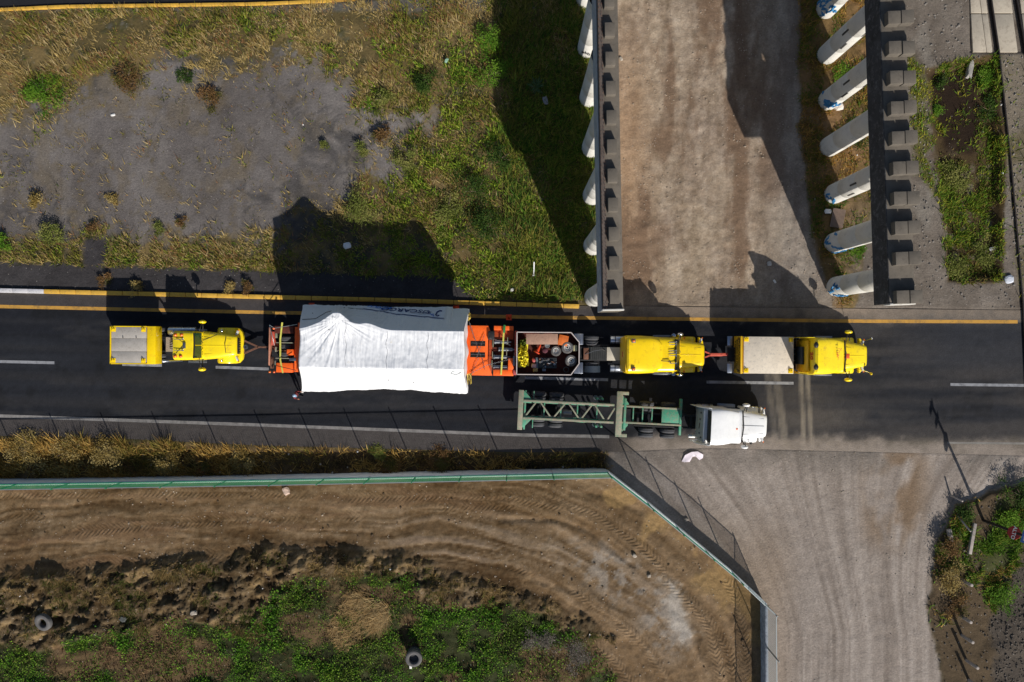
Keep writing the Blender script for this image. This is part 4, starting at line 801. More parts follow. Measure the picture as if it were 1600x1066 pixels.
SH = [(768, 62, 1.0, 1.3, BG, 'bright green shrub at the shadow edge, the upper of the tall pair'), (766, 118, 1.1, 1.4, BG, 'bright green shrub at the shadow edge, the lower of the tall pair'), (558, 328, 1.5, .9, OG, 'pale olive shrub just north of the cargo shadow'), (565, 236, .6, .6, OG, 'small leafy shrub on the gravel edge, left of two'), (638, 250, .9, .8, OG, 'leafy shrub at the right end of the gravel lot'), (600, 212, .8, .6, RB, 'brownish low shrub on the upper right of the gravel'),
      (598, 155, .8, .7, OG, 'olive shrub on the upper right corner of the gravel lot'), (660, 135, 1.0, .7, DG, 'dark green shrub in the grass right of the gravel lot'), (760, 360, 1.4, 1.1, DG, 'dark green shrub in the yellow grass above the kerb'), (745, 300, 1.3, 1.0, DG, 'dark green shrub in the grass left of the pier shadow'), (780, 250, 1.0, 1.1, DG, 'dark shrub beside the edge of the pier shadow'), (700, 330, 1.2, .8, OG, 'olive shrub right of the cargo shadow'),
      (70, 145, 1.5, .5, BG, 'wide bright green shrub patch on the left side of the lot'), (82, 365, 1.0, .8, OG, 'olive shrub above the green verge at the far left'), (60, 315, .7, .5, TN, 'straw coloured tuft on the left of the gravel lot'), (200, 130, 1.3, .5, RB, 'brown reaching tuft at the top of the gravel lot'), (330, 152, .9, .4, RB, 'dark brown tuft in the middle top of the gravel lot'), (290, 118, .6, .4, DG, 'small dark green tuft on the gravel near the top'),
      (508, 228, .25, .4, OG, 'lone small plant on the gravel, casting a thin shadow'), (148, 357, .5, .4, RB, 'small dry tuft above the green verge'), (250, 360, .5, .35, OG, 'small olive tuft above the middle of the verge'), (175, 312, .5, .3, TN, 'small straw tuft on the lower gravel lot'), (285, 350, .35, .4, RB, 'reddish small tuft on the lower gravel lot'),
      (166, 437, .45, .35, RB, 'brown tuft growing at the kerb left of the truck shadow'), (214, 445, .45, .45, TN, 'dry tuft growing at the kerb within the truck shadow gap'), (360, 450, .45, .4, TN, 'dry tuft at the kerb right of the truck shadow'), (388, 450, .4, .5, RB, 'brown tuft at the kerb nearest the cargo shadow'), (8, 378, .7, .5, BG, 'bright green tuft at the left end of the verge'),
      (45, 700, 1.3, .8, TN, 'tall straw tuft at the ditch edge on the far left'), (110, 705, 1.2, .8, TN, 'straw tuft on the ditch edge, second from the left'), (170, 705, 1.2, .7, TN, 'straw tuft on the ditch edge, third from the left'), (262, 722, 1.0, 1.0, TN, 'big rounded straw tuft overhanging the wall'), (380, 722, 1.0, .9, TN, 'rounded straw tuft overhanging the wall, right of the big one'), (320, 725, .8, .7, RB, 'brown tuft between the two rounded straw tufts'), (205, 735, .9, .6, RB, 'brown tuft against the wall left of the big straw tuft'), (610, 722, .9, .6, RB, 'brown tuft in the middle of the dark ditch'), (685, 718, .9, .6, RB, 'brown tuft in the ditch to the right'), (590, 708, .6, .15, OG, 'thin green tuft on the ditch edge'),
      (1475, 125, .5, .5, DG, 'dark green tuft at the upper left rim of the sunken plot'), (1545, 120, .8, .5, BG, 'bright green shrub at the upper right corner of the sunken plot'), (1550, 170, .8, .5, DG, 'green shrub on the right side of the sunken plot'), (1466, 175, .6, .5, BG, 'green shrub along the left rim of the sunken plot'), (1500, 275, 1.3, .5, OG, 'yellow green shrub in the middle of the sunken plot'), (1500, 418, 1.2, .8, OG, 'rounded yellow green shrub at the road end of the sunken plot'), (1545, 400, 1.0, .5, OG, 'yellow green shrub at the lower right of the sunken plot'),
      (1325, 120, 1.0, .4, BG, 'green patch between the uppermost right columns'), (1335, 215, 1.0, .4, DG, 'dark green patch between the middle right columns'), (1335, 395, .6, .3, BG, 'small green patch between the two lowest right columns'), (1575, 810, 1.1, .8, BG, 'bright green shrub above the stop sign'), (1590, 775, 1.1, .8, DG, 'dark green shrub at the top of the bank'), (1560, 925, 1.0, .6, BG, 'bright green shrub on the lower bank'), (1503, 800, .7, .5, DG, 'small shrub near the leaning pale posts'), (1478, 900, 1.2, .9, TN, 'straw shrub hanging over the side road edge'), (1475, 850, 1.0, 1.1, RB, 'brown shrub at the shaded curve of the bank'), (1490, 940, .9, .7, RB, 'brown shrub on the bank beside white litter')]
for i, (px, py, rd_, ht, pal, lab) in enumerate(SH):
    shrub('shrub' if rd_ > .65 else 'grass_tuft', px, py, rd_ * (.85 if px < 700 and py < 400 else 1), ht * .85, pal, lab, 'shrub' if rd_ > .65 else 'tuft', int(350 + 900 * rd_ ** 1.5), .12 if rd_ > .6 else .1, i)
shrub('agave', 838, 138, .75, .7, [(70, 95, 60), (84, 108, 72)], 'spiky agave like plant in the deep shade by the left pier', 'plant', 46, .2, 77, 2, True)
for k, (px, py, s_) in enumerate(((902, 1010, 1.0), (850, 1005, .9), (905, 1030, .8), (830, 1003, .7))):
    shrub('dead_shrub', px, py, s_, .4, [(128, 120, 110), (110, 102, 94), (140, 132, 120)], ['grey dead shrub at the right tip of the green field, upper', 'grey dead shrub left of the field tip', 'grey dead shrub at the right tip of the field, lower', 'small grey dead shrub furthest left at the field tip'][k], 'shrub', 900, .09, 200 + k)
# ================================================================= TRUCKS
def sup(hw, z0, z1, n=20, e=3.2, yc=0.0):           # rounded box outline, (y, z)
    out = []
    for k in range(n):
        t = 2 * math.pi * (k + .5) / n; c, s = math.cos(t), math.sin(t)
        out.append((yc + hw * math.copysign(abs(c) ** (2 / e), c), (z0 + z1) / 2 + (z1 - z0) / 2 * math.copysign(abs(s) ** (2 / e), s)))
    return out
def body(secs, n=24, e=4.0):                        # secs: (x, halfwidth, z0, z1)
    mb = MB(); mb.loft([[(x, y, z) for y, z in sup(hw, z0, z1, n, e)] for x, hw, z0, z1 in secs]); return mb
_wm = {}
def wheel(parent, x, y, r=.52, wd=.3, dual=False, rimm=None):
    if abs(wd - .3) < .01 and r > .5: wd = .31
    key = (r, wd)
    if key not in _wm:
        h = wd / 2; mb = MB(); mb.lathe((0, 0, 0), (0, 1, 0), [(-h * .8, r * .56), (-h, r * .62), (-h, r * .86), (-h * .75, r * .97), (-h * .5, r), (-h * .1, r), (-h * .08, r - .015), (h * .08, r - .015), (h * .1, r), (h * .5, r), (h * .75, r * .97), (h, r * .86), (h, r * .62), (h * .8, r * .56), (-h * .8, r * .56)], 36)
        me = mb.mesh('wheel'); me.materials.append(rubber)
        m2 = MB(); m2.lathe((0, 0, 0), (0, 1, 0), [(-h * .75, r * .57), (-h * .6, r * .5), (-h * .2, r * .45), (-h * .2, r * .2), (-h * .9, r * .17), (-h * .9, .01), (h * .9, .01), (h * .9, r * .17), (h * .2, r * .2), (h * .2, r * .45), (h * .6, r * .5), (h * .75, r * .57)], 30)
        me2 = m2.mesh('rim'); me2.materials.append(alu); _wm[key] = (me, me2)
    me, me2 = _wm[key]; ys = [y]
    if dual: ys = [y - math.copysign(wd * 1.12, y), y]
    for q in ys:
        o = bpy.data.objects.new('wheel', me); C.objects.link(o); o.parent = parent; o.location = (x, q, r)
        i = bpy.data.objects.new('rim', me2); C.objects.link(i); i.parent = o
def mirror(root, x, y, z, s, m, armm, vertical=True):
    mb = MB(); mb.tube([(x - .05, math.copysign(1.0, s), z - .25), (x + .05, s * (y - .08), z - .05)], .035, 6); mb.tube([(x - .05, math.copysign(1.0, s), z + .3), (x + .05, s * (y - .05), z + .15)], .03, 6); arm = mb.build('mirror_arm', armm, root)
    mb = MB(); mb.ball((x + .03, s * y, z), 1, 8, (.25, .13, .28)); mb.build('mirror', m, root)
def tractor(root, c):
    """c: dims in the truck's own frame, x forward, x = 0 at the cab's back wall"""
    P = c['paint']; zc = 1.02; L = c['L']; xr, zr, zf = c['roof']; xw, zw = c['ws']; hw = c['hw']
    # frame, axles, wheels
    x0 = c['x0']
    for s in (-1, 1):
        mb = MB(); mb.box(x0, L - .3, s * .43 - .06, s * .43 + .06, .72, .98); mb.build('frame_rail', blackm, root, .01)
    for k in range(c.get('ncross', 5)):
        x = x0 + .3 + k * (abs(x0) - .6) / max(1, c.get('ncross', 5) - 1); mb = MB(); mb.box(x - .07, x + .07, -.43, .43, .74, .94); mb.build('cross_member', blackm, root)
    for x in c['axles']:
        wheel(root, x, 1.08, dual=True); wheel(root, x, -1.08, dual=True); mb = MB(); mb.tube([(x, -1, .52), (x, 1, .52)], .09, 8); mb.build('axle', blackm, root)
    xf = c['xf']
    for s in (-1, 1): wheel(root, xf, s * 1.03)
    # cab, roof, glass
    mb = body([(0, hw - .04, zc, zr - .05), (.06, hw, zc - .1, zr), (xr * .5, hw, zc - .12, (zr + zf) / 2 + .02), (xr - .03, hw - .03, zc - .12, zf), (xr + .02, hw - .06, zc - .1, zf - .05)], 28, 7.0)
    cab = mb.build('cab', P, root)
    mb = body([(xr, hw - .06, zc - .1, zf - .07), (xw, hw - .04, zc - .1, zw)], 28, 7.0); mb.build('windscreen_frame', P, root)
    dx, dz = xw - xr, zw - (zf - .07); nl = math.hypot(dx, dz); nx, nz = -dz / nl, dx / nl
    for s in (-1, 1):
        a0, a1 = (.04, hw - .16) if s > 0 else (-(hw - .16), -.04); mb = MB(); v = []
        for o_ in (.012, .03):
            for t, yy in ((.1, a0), (.1, a1), (.86, a1), (.86, a0)): v.append((xr + dx * t + nx * o_, yy, zf - .07 + dz * t + nz * o_))
        mb.add(v, [(0, 1, 2, 3), (7, 6, 5, 4), (0, 4, 5, 1), (1, 5, 6, 2), (2, 6, 7, 3), (3, 7, 4, 0)]); mb.build('windscreen', c.get('glass', glass), root)
    for s in (-1, 1):
        mb = MB(); yy = s * (hw + .003); xd = max(.15, xr - .95); mb.prism_xz([(xd, 1.75), (xr - .02, 1.75), (xr - .08, zf - .28), (xd, zf - .28)], yy - .012, yy + .012); mb.build('side_window', glass, root)
        mb = MB(); mb.box(xd - .1, xr + .1, s * (hw + .02) - .2, s * (hw + .02) + .12, .55, .62); mb.box(xd - .1, xr + .1, s * (hw + .02) - .2, s * (hw + .02) + .12, .88, .94); mb.build('step', steel, root, .01)
    # bonnet
    hf = c['hood']                                 # half width back, front, z back, z front
    xb = xw - c.get('overlap', .18)
    mb = body([(xb, hf[0], .92, hf[2] - .02), (xb + .12, hf[0], .9, hf[2]), ((xb + L) / 2, (hf[0] + hf[1]) / 2 + .02, .86, (hf[2] + hf[3]) / 2 + .03), (L - .25, hf[1], .8, hf[3]), (L - .06, hf[1] - .04, .78, hf[3] - .1), (L, hf[1] - .12, .82, hf[3] - .22)], 28, 4.2)
    hood = mb.build('bonnet', P, root)
    mb = MB(); mb.tube([(xb + .1, 0, hf[2] + .006), ((xb + L) / 2, 0, (hf[2] + hf[3]) / 2 + .034), (L - .28, 0, hf[3] + .006)], .018, 6); mb.build('centre_ridge', c.get('ridge', P), hood)
    mb = MB(); mb.box(L + .0, L + .05, -hf[1] + .16, hf[1] - .16, .8, hf[3] - .28); g = mb.build('grille', blackm, root, .01)
    for k in range(7):
        y = -hf[1] + .25 + k * (2 * hf[1] - .5) / 6; mb = MB(); mb.box(L + .051, L + .065, y - .015, y + .015, .82, hf[3] - .32); mb.build('grille_bar', chrome, g)
    # mudguards over the front wheels
    for s in (-1, 1):
        prof = []; ro, ri = .72, .66
        angs = [R(a) for a in range(-8, 189, 14)]
        secs = []
        for a in angs:
            cx_, cz_ = math.cos(a), max(math.sin(a), -.2); yi = hf[1] - .1; yo = 1.24
            secs.append([(xf + cx_ * ri, s * yi, .55 + cz_ * ri), (xf + cx_ * ro, s * yi, .55 + cz_ * ro), (xf + cx_ * ro, s * (yo - .12), .55 + cz_ * ro), (xf + cx_ * (ro - .05), s * (yo - .02), .55 + cz_ * (ro - .05)), (xf + cx_ * (ri - .05), s * yo, .55 + cz_ * (ri - .05)), (xf + cx_ * ri, s * (yo - .1), .55 + cz_ * ri)])
        mb = MB(); mb.loft(secs); mb.build('mudguard', P, root)
        mb = MB(); mb.obox((L - .12, s * (hf[1] + .17), 1.0), s * -.35, .12, .34, .26); mb.build('headlight', lampw, root, .03)
        mb = MB(); mb.obox((L - .02, s * (hf[1] + .36), 1.02), s * -.5, .06, .1, .14); mb.build('indicator', amber, root, .015)
    mb = MB(); mb.prism([(L - .12, -1.22), (L + .12, -.95), (L + .2, -.5), (L + .2, .5), (L + .12, .95), (L - .12, 1.22), (L - .2, 1.2), (L - .2, -1.2)], .38, .72); mb.build('bumper', c.get('bumperm', P), root, .04)
    # tanks, steps, exhaust
    for s in (-1, 1):
        for (a, b, m_) in c.get('tanks', []):
            mb = MB(); mb.tube([(a, s * .98, .68), (b, s * .98, .68)], .29, 18); tk = mb.build('fuel_tank', m_, root, .02)
            for q in (.25, .75):
                xx = a + (b - a) * q; mb = MB(); mb.lathe((xx - .03, s * .98, .68), (1, 0, 0), [(0, .297), (.06, .297)], 18); mb.build('tank_strap', blackm, tk)
    seam = mat('panel_seam', (96, 80, 20) if P is not whitep else (120, 124, 130), .7)
    if P is whitep: seam = mat('grey_panel_seam', (120, 124, 130), .7)
    for s in (-1, 1):
        mb = MB(); mb.tube([(xb + .2, s * (hf[0] * .6), hf[2] - .004), (L - .3, s * hf[1] * .62, hf[3] + .0)], .009, 5); mb.build('bonnet_seam', seam, hood)
        mb = MB(); mb.tube([(L - .5, s * (hf[1] + .02), hf[3] - .35), (L - .5, s * hf[1] * .7, hf[3] - .0)], .009, 5); mb.build('latch_line', seam, hood)
        mb = MB(); mb.tube([(xw + .05, s * .15, zw - .02), (xw - .28, s * .65, zw + .42)], .014, 5); mb.build('wiper', blackm, root)
    mb = MB(); mb.tube([(xr + .05, -hw + .15, zf - .06), (xr + .13, 0, zf - .03), (xr + .05, hw - .15, zf - .06)], .045, 6); mb.build('roof_gap_strip', blackm, root)  # black strip added to draw the dark gap between roof and bonnet
    mm_ = c.get('mirror', P)
    for s in (-1, 1): mirror(root, xw - .05 + c.get('mx', 0), c.get('my', 1.42), zw + .25, s, mm_, blackm)
    return cab, hood
def ballast(root, x0, x1, hw, z0, z1, rimw=.16, front_box=0):
    mb = MB(); mb.box(x0, x1, -hw, hw, z0, z1 - .03); bx = mb.build('ballast_box', yellow2, root, .02)
    mb = MB(); mb.box(x0 - .01, x1 + .01, -hw - .01, -hw + .07, z1 - .03, z1); mb.box(x0 - .01, x1 + .01, hw - .07, hw + .01, z1 - .03, z1); mb.box(x0 - .01, x0 + .07, -hw + .07, hw - .07, z1 - .03, z1); mb.box(x1 - .07, x1 + .01, -hw + .07, hw - .07, z1 - .03, z1)
    return bx
def lug(root, x, y, z, rz=0, m=yellow2):
    mb = MB(); mb.obox((x, y, z + .015), rz, .3, .3, .03); l = mb.build('lifting_lug', m, root)
    mb = MB(); mb.tube([(x - .07, y, z + .02), (x - .06, y, z + .14), (x, y, z + .2), (x + .06, y, z + .14), (x + .07, y, z + .02)], .03, 6); mb.build('eye', m, l)

# ---------------------------------------------------------------- A: rear tractor with ballast box (left)
o = at(-22.8 * 0 + 800, 533); ax = -22.8
A = thing('ballast_truck', 'yellow tractor with grey concrete ballast box, hooked behind the white cargo on the left', 'truck', (ax, -.30, 0), R(-.4), None)
tractor(A, dict(paint=yellow, L=3.85, roof=(1.36, 2.68, 2.72), ws=(1.66, 1.8), hw=1.0, x0=-4.3, axles=(-3.3, -2.0), xf=2.95, hood=(.98, .72, 1.82, 1.62), glass=ggreen, overlap=.1, my=1.62, mx=.1, bumperm=yellow))
mb = MB(); mb.box(-4.4, -1.95 + .0, -1.29, 1.29, 1.2, 2.1); mb.box(-1.95, -1.38, -1.29, 1.29, 1.25, 2.18); mb.build('ballast_box', yellow2, A, .02)
for k, (ya, yb) in enumerate(((-1.22, -.44), (-.43, .45), (.46, 1.22))):
    mb = MB(); mb.box(-4.33, -1.99, ya, yb, 2.08, 2.26 + rnd.uniform(-.01, .01)); mb.build('concrete_slab', mat('grey_ballast_concrete', (168, 162, 155), .9, var=.12, scale=2, dirt=(135, 128, 120), dirt_amt=.3), A, .015)
for s in (-1, 1):
    mb = MB(); mb.box(-4.4, -1.96, s * 1.26 - .03, s * 1.26 + .03, 2.1, 2.28); mb.build('side_rim', yellow2, A)
    for x in (-4.18, -2.15): lug(A, x, s * 1.05, 2.262)
mb = MB(); mb.box(-4.42, -4.35, -1.29, 1.29, 2.1, 2.28); mb.build('side_rim', yellow2, A)
for k in range(2):
    mb = MB(); mb.tube([(-3.55 + k * .9, .5, 2.27), (-3.5 + k * .9, .5, 2.36)], .03, 6); mb.build('lifting_pin', blackm, A)
mb = MB(); mb.box(-1.2, -.12, -.45, .55, 1.02, 1.07); dk = mb.build('deck_plate', mat('speckled_deck_plate', (150, 138, 125), .7, var=.3, scale=12), A)
mb = MB(); mb.tube([(-1.0, .98, 1.0), (.9, .98, 1.0)], .3, 20); tk = mb.build('air_tank', alu, A, .03)
for q in (-.6, 0, .55): mb = MB(); mb.lathe((q, .98, 1.0), (1, 0, 0), [(0, .308), (.06, .308)], 18); mb.build('tank_strap', chrome, tk)
mb = MB(); mb.ball((-.35, .45, 1.35), .22, 8); mb.build('valve_cluster', mat('pale_plastic', (190, 185, 175), .6), A)
mb = MB(); mb.tube([(-.15, -1.05, .9), (-.15, -1.05, 2.6), (-.28, -1.05, 2.85), (-.5, -1.05, 2.95)], .075, 12); mb.build('exhaust_stack', alu, A)
for k in range(4):
    mb = MB(); mb.tube([(-.12, -.4 + k * .3, 1.1), (-.4, -.3 + k * .2, 1.25), (-.9, -.2 + k * .15, 1.12)], .02, 6); mb.build('air_hose', blackm, A)
for x, y in ((.2, .72), (.62, .72), (.2, -.72), (.58, -.72)):
    mb = MB(); mb.lathe((x, y, 2.68), (0, 0, 1), [(0, .11), (.05, .12), (.1, .08), (.13, .01)], 14); mb.build('marker_light', amber, A)
for y in (-.32, .42):
    mb = MB(); mb.lathe((.15, y, 2.79), (1, 0, 0), [(0, .02), (.5, .025), (.62, .07)], 10); mb.tube([(.3, y, 2.68), (.3, y, 2.79)], .02, 5); mb.build('air_horn', chrome, A)
mb = MB(); mb.tube([(.2, .6, 2.72), (.85, .1, 2.76), (.25, -.55, 2.72)], .014, 5); mb.build('roof_cable', blackm, A)
mb = MB(); mb.box(.75, .92, -.2, .2, 2.7, 2.82); mb.build('beacon_base', steel, A, .02)
for k in range(9):
    if k in (2, 6): continue
    mb = MB(); mb.box(1.63, 1.68, -.62 + k * .15, -.55 + k * .15, 1.822, 1.835); mb.build('bonnet_vent', blackm, A)
for s in (-1, 1):
    mb = MB(); mb.tube([(2.85, s * .95, 1.22), (2.85, s * 1.02, 1.42)], .015, 5); mb.ball((2.85, s * 1.02, 1.5), .12, 6, (.7, 1, .7)); mb.build('fender_mirror', chrome, A)
mb = MB(); mb.tube([(1.62, .3, 1.88), (2.6, .75, 1.7)], .015, 5); mb.tube([(3.2, .62, 1.66), (3.15, .1, 1.75), (3.2, -.5, 1.68)], .022, 5); mb.build('bug_deflector', blackm, A)
mb = MB(); mb.box(1.28, 1.33, -.55, .1, 1.9, 2.2); mb.build('dashboard_paper', paper, A)

# drawbar A -> trailer
D1 = thing('tow_bar', 'grey steel A shaped tow bar between the left tractor and the orange trailer', 'tow bar', (-18.75, -.42, .55))
mb = MB(); mb.bar((0, .45, 0), (1.0, 0, 0), .12, .12); mb.build('leg', rust, D1); mb = MB(); mb.bar((0, -.45, 0), (1.0, 0, 0), .12, .12); mb.build('leg', rust, D1)
mb = MB(); mb.bar((.0, .4, 0), (.0, -.4, 0), .1, .1); mb.build('cross_bar', rust, D1); mb = MB(); mb.bar((1.0, 0, .05), (2.3, .0, .1), .14, .14); mb.build('shaft', rust, D1, .02)
mb = MB(); mb.lathe((.15, 0, .1), (0, 0, 1), [(0, .16), (.08, .16), (.08, .07), (0, .07), (0, .16)], 14); mb.build('ring', steel, D1)

# ---------------------------------------------------------------- C: leading tractor (right)
Cx = 19.8
T3 = thing('ballast_truck', 'leading yellow tractor with pale concrete ballast block and a small orange beacon on its bonnet', 'truck', (Cx, -.98, 0), R(-.5), None)
tractor(T3, dict(paint=yellow, L=4.62, roof=(2.35, 3.15, 3.0), ws=(2.95, 2.0), hw=1.2, x0=-4.6, axles=(-3.3, -2.0), xf=3.35, hood=(1.02, .74, 1.98, 1.68), tanks=[(.1, 1.1, alu)], my=1.62, mx=.05, overlap=.3))
fs = body([(-.0, 1.18, 2.7, 4.05), (.15, 1.22, 2.7, 4.15), (.7, 1.22, 2.72, 4.0), (1.3, 1.18, 2.8, 3.62), (1.9, 1.08, 2.85, 3.3), (2.3, .95, 2.86, 3.05)], 28, 4.5).build('roof_fairing', yellow, T3)
for y in (-.72, .72):
    mb = MB(); mb.ball((.04, y, 4.1), 1, 6, (.16, .2, .09)); mb.build('fairing_notch', blackm, fs)
mb = MB(); mb.box(-.14, -.03, -1.02, 1.02, 1.2, 3.2); bw = mb.build('sleeper_back', olive_y, T3, .02)
for s in (-1, 1): mb = MB(); mb.box(-.5, 0.0, s * 1.21 - .02, s * 1.21 + .02, 1.3, 4.0); mb.build('side_extender', yellow, T3, .01)
t = textmesh('20', .55, ink_red, T3, (-.03, 0, 3.5), (R(90), 0, R(-90)), ext=.01, bold=.012)
mb = MB(); mb.tube([(-.62, -.95, 1.55), (-.62, .95, 1.55)], .3, 22); cyl_o = mb.build('air_cylinder', blackm, T3, .03)
for y in (-.4, .05, .4): mb = MB(); mb.lathe((-.62, y, 1.55), (0, 1, 0), [(0, .306), (.06, .306)], 18); mb.build('tank_strap', steel, cyl_o)
mb = MB(); mb.box(-.32, -.16, -.6, .6, 1.2, 2.6); mb.build('radiator_box', mat('dark_blue_grey', (50, 58, 66), .5), T3, .03)
for y, m_ in ((-1.15, yellow2), (1.12, blackm)):
    mb = MB(); mb.tube([(-.5, y, .9), (-.45, y * .97, 1.5), (-.25, y, 1.8)], .09, 10); mb.build('exhaust_pipe', m_, T3)
mb = MB(); mb.box(-4.15, -.68, -1.25, 1.25, 1.2, 2.12); mb.build('ballast_box', yellow2, T3, .02)
mb = MB(); mb.box(-4.1, -.72, -1.25, 1.25, 2.11, 2.24); mb.build('concrete_block', concrete, T3, .02)
for s in (-1, 1):
    for x in (-3.93, -.92): lug(T3, x, s * 1.06, 2.242)
mb = MB(); mb.box(-4.32, -4.2, -1.27, 1.27, .75, 2.26); bd = mb.build('rear_board', olive_y, T3, .01)
for txt, z, sz_ in (('PRECAUCION', 1.95, .36), ('EXCESO DE PESO', 1.5, .3), ('Y DIMENSIONES', 1.1, .3)):
    textmesh(txt, sz_, ink, T3, (-4.335, 0, z), (R(90), 0, R(-90)), ext=.004, bold=.014, sx=.9 if txt != 'PRECAUCION' else 1.0)
for s in (-1, 1):
    for k in range(3): mb = MB(); mb.box(-4.335, -4.322, s * (1.02 + .07 * k) - .02, s * (1.02 + .07 * k) + .02, 1.6, 2.1); mb.build('hazard_stripe', ink, bd)
    mb = MB(); mb.box(-4.9, -4.55, s * .95 - .32, s * .95 + .32, 1.1, 1.16); mb.build('mud_flap', alu, T3, .02)
mb = MB(); mb.box(-4.75, -4.3, -.5, .5, .62, .9); mb.build('tow_hitch', blackm, T3, .02)
mb = MB(); mb.box(2.62, 2.92, -.18, .16, 2.35, 2.6); bp_ = mb.build('beacon', mat('orange_beacon', (225, 100, 40), .4), T3, .03)
mb = MB(); mb.tube([(2.75, 0, 2.0), (2.75, 0, 2.36)], .03, 6); mb.build('beacon_post', blackm, T3)
textmesh('Truscargo', .34, mat('thin_red_script', (228, 130, 32), .6), T3, (1.78, -.05, 3.40), (0, R(20), R(-90)), ext=.03, shear=.35, bold=-.006)
for s in (-1, 1):
    mb = MB(); mb.tube([(4.35, s * .95, .9), (4.6, s * 1.1, 1.6), (4.65, s * 1.18, 1.9)], .018, 6); mb.build('guide_rod', chrome, T3)
    mb = MB(); mb.ball((4.66, s * 1.2, 2.0), .1, 6, (.7, 1, 1.3)); mb.build('wide_angle_mirror', chrome if s > 0 else yellow2, T3)

# ---------------------------------------------------------------- B: middle tractor with open box of gear
T2 = thing('tractor_unit', 'yellow sleeper tractor numbered 60, carrying an open gear box on its long frame', 'truck', (7.55, -.9, 0), R(-.5), None)
tractor(T2, dict(paint=yellow2, L=5.65, roof=(3.35, 3.0, 2.8), ws=(3.9, 1.95), hw=1.2, x0=-7.2, axles=(-2.0, -3.5, -4.9), xf=4.55, hood=(1.0, .8, 1.95, 1.8), tanks=[(-.7, .6, alu)], my=1.38, mx=-.05, mirror=chrome, ncross=9, overlap=.35))
fs = body([(0, 1.2, 1.4, 3.72), (.12, 1.27, 1.35, 3.82), (1.0, 1.27, 1.35, 3.7), (1.9, 1.22, 1.5, 3.35), (2.25, 1.0, 2.4, 3.1), (2.5, .7, 2.7, 2.9)], 28, 5.5).build('roof_fairing', yellow2, T2)
mb = MB(); mb.box(-.08, -.0, -1.15, 1.15, 1.25, 3.6); mb.build('sleeper_back', olive_y, T2, .02)
textmesh('60', .42, ink_red, T2, (-.095, 0, 2.4), (R(90), 0, R(-90)), ext=.008, bold=.012)
for y in (-.92, .92):
    mb = MB(); mb.obox((.42, y, 3.83), 0, .26, .26, .04); q = mb.build('light_base', steel, T2, .01); mb = MB(); mb.lathe((.42, y, 3.85), (0, 0, 1), [(0, .09), (.06, .09), (.1, .05), (.11, .01)], 14); mb.build('marker_light', amber, q)
for y in (-.55, -.05, .12, .28, .7, .85):
    mb = MB(); mb.lathe((2.95, y, 2.9), (1, 0, 0), [(0, .02), (.4, .03), (.5, .08)], 10); mb.build('air_horn', chrome, T2)
mb = MB(); mb.tube([(2.3, -.4, 2.95), (3.0, -.42, 2.93), (3.1, -.6, 2.88)], .03, 6); mb.build('roof_pipe', blackm, T2)
for s in (-1, 1):
    mb = MB(); mb.tube([(3.45, s * 1.2, 1.2), (3.5, s * 1.34, 1.6), (3.45, s * 1.3, 2.0)], .15, 12); mb.build('air_cleaner', chrome, T2, .02)
    mb = MB(); mb.ball((4.3, s * 1.16, 1.42), .07, 6); mb.build('fender_light', amber, T2)
for s in (-1, 1):
    mb = MB(); mb.box(-3.25, -2.62, s * 1.0 - .38, s * 1.0 + .38, .95, 1.02); p_ = mb.build('step_box', alu, T2, .015)
    for k in range(6): mb = MB(); mb.box(-3.2 + k * .1, -3.16 + k * .1, s * 1.0 - .34, s * 1.0 + .34, 1.022, 1.034); mb.build('tread_rib', steel, p_)
mb = MB(); secs = []
for a in range(10, 171, 16):
    cx_, cz_ = math.cos(R(a)), math.sin(R(a)); secs.append([(-2.0 + cx_ * .6, -1.3, .52 + cz_ * .6), (-2.0 + cx_ * .63, -1.3, .52 + cz_ * .63), (-2.0 + cx_ * .63, -.85, .52 + cz_ * .63), (-2.0 + cx_ * .6, -.85, .52 + cz_ * .6)])
mb.loft(secs); mb.build('mudguard', mat('blue_grey_guard', (46, 56, 68), .5), T2)
mb = MB(); mb.box(-2.15, -1.0, -.42, .46, 1.0, 1.05); pl_ = mb.build('frame_plate', mat('dark_grating', (52, 54, 54), .7, var=.3), T2)
for k in range(8): mb = MB(); mb.box(-2.1 + k * .14, -2.06 + k * .14, -.4, .44, 1.052, 1.075); mb.build('grating_bar', blackm, pl_)
mb = MB(); mb.box(-.98, -.05, -.46, .46, 1.05, 1.12); mb.build('deck_plate', mat('pale_deck_plate', (196, 188, 172), .7, var=.1), T2, .01)
mb = MB(); mb.box(-2.6, -2.25, -.4, .4, 1.0, 1.18); mb.build('valve_box', rust, T2, .02)
mb = MB(); mb.tube([(-2.5, -.05, 1.2), (-1.9, .2, 1.35), (-1.3, .3, 1.25), (-1.1, .2, 1.12)], .02, 6); mb.build('air_hose', steel, T2)
# the open box (own frame metres)
bx0, bx1, bw, bz0, bz1 = -7.22, -2.98, 1.44, 1.0, 1.95
outl = [(bx0, -bw), (bx1 - .55, -bw), (bx1, -bw + .75), (bx1, bw - .65), (bx1 - .55, bw), (bx0, bw)]
mb = MB(); mb.prism(outl, bz0, bz0 + .06); mb.build('box_floor', darkred, T2)
wallb = mat('box_wall_paint', (62, 40, 34), .7, var=.2)
for i in range(6):
    a, b = outl[i], outl[(i + 1) % 6]; mb = MB(); mb.bar((a[0], a[1], (bz0 + bz1) / 2), (b[0], b[1], (bz0 + bz1) / 2), .04, bz1 - bz0); mb.build('box_wall', wallb, T2)
    mb = MB(); mb.bar((a[0], a[1], bz1 + .02), (b[0], b[1], bz1 + .02), .06, .05); mb.build('top_rail', mat('pale_rail', (198, 186, 182), .6), T2)
Bo = T2.location
def inbox(x, y, z): # own frame to world
    return Vector((Bo.x + x, Bo.y + y + x * math.tan(R(-.5)), z))
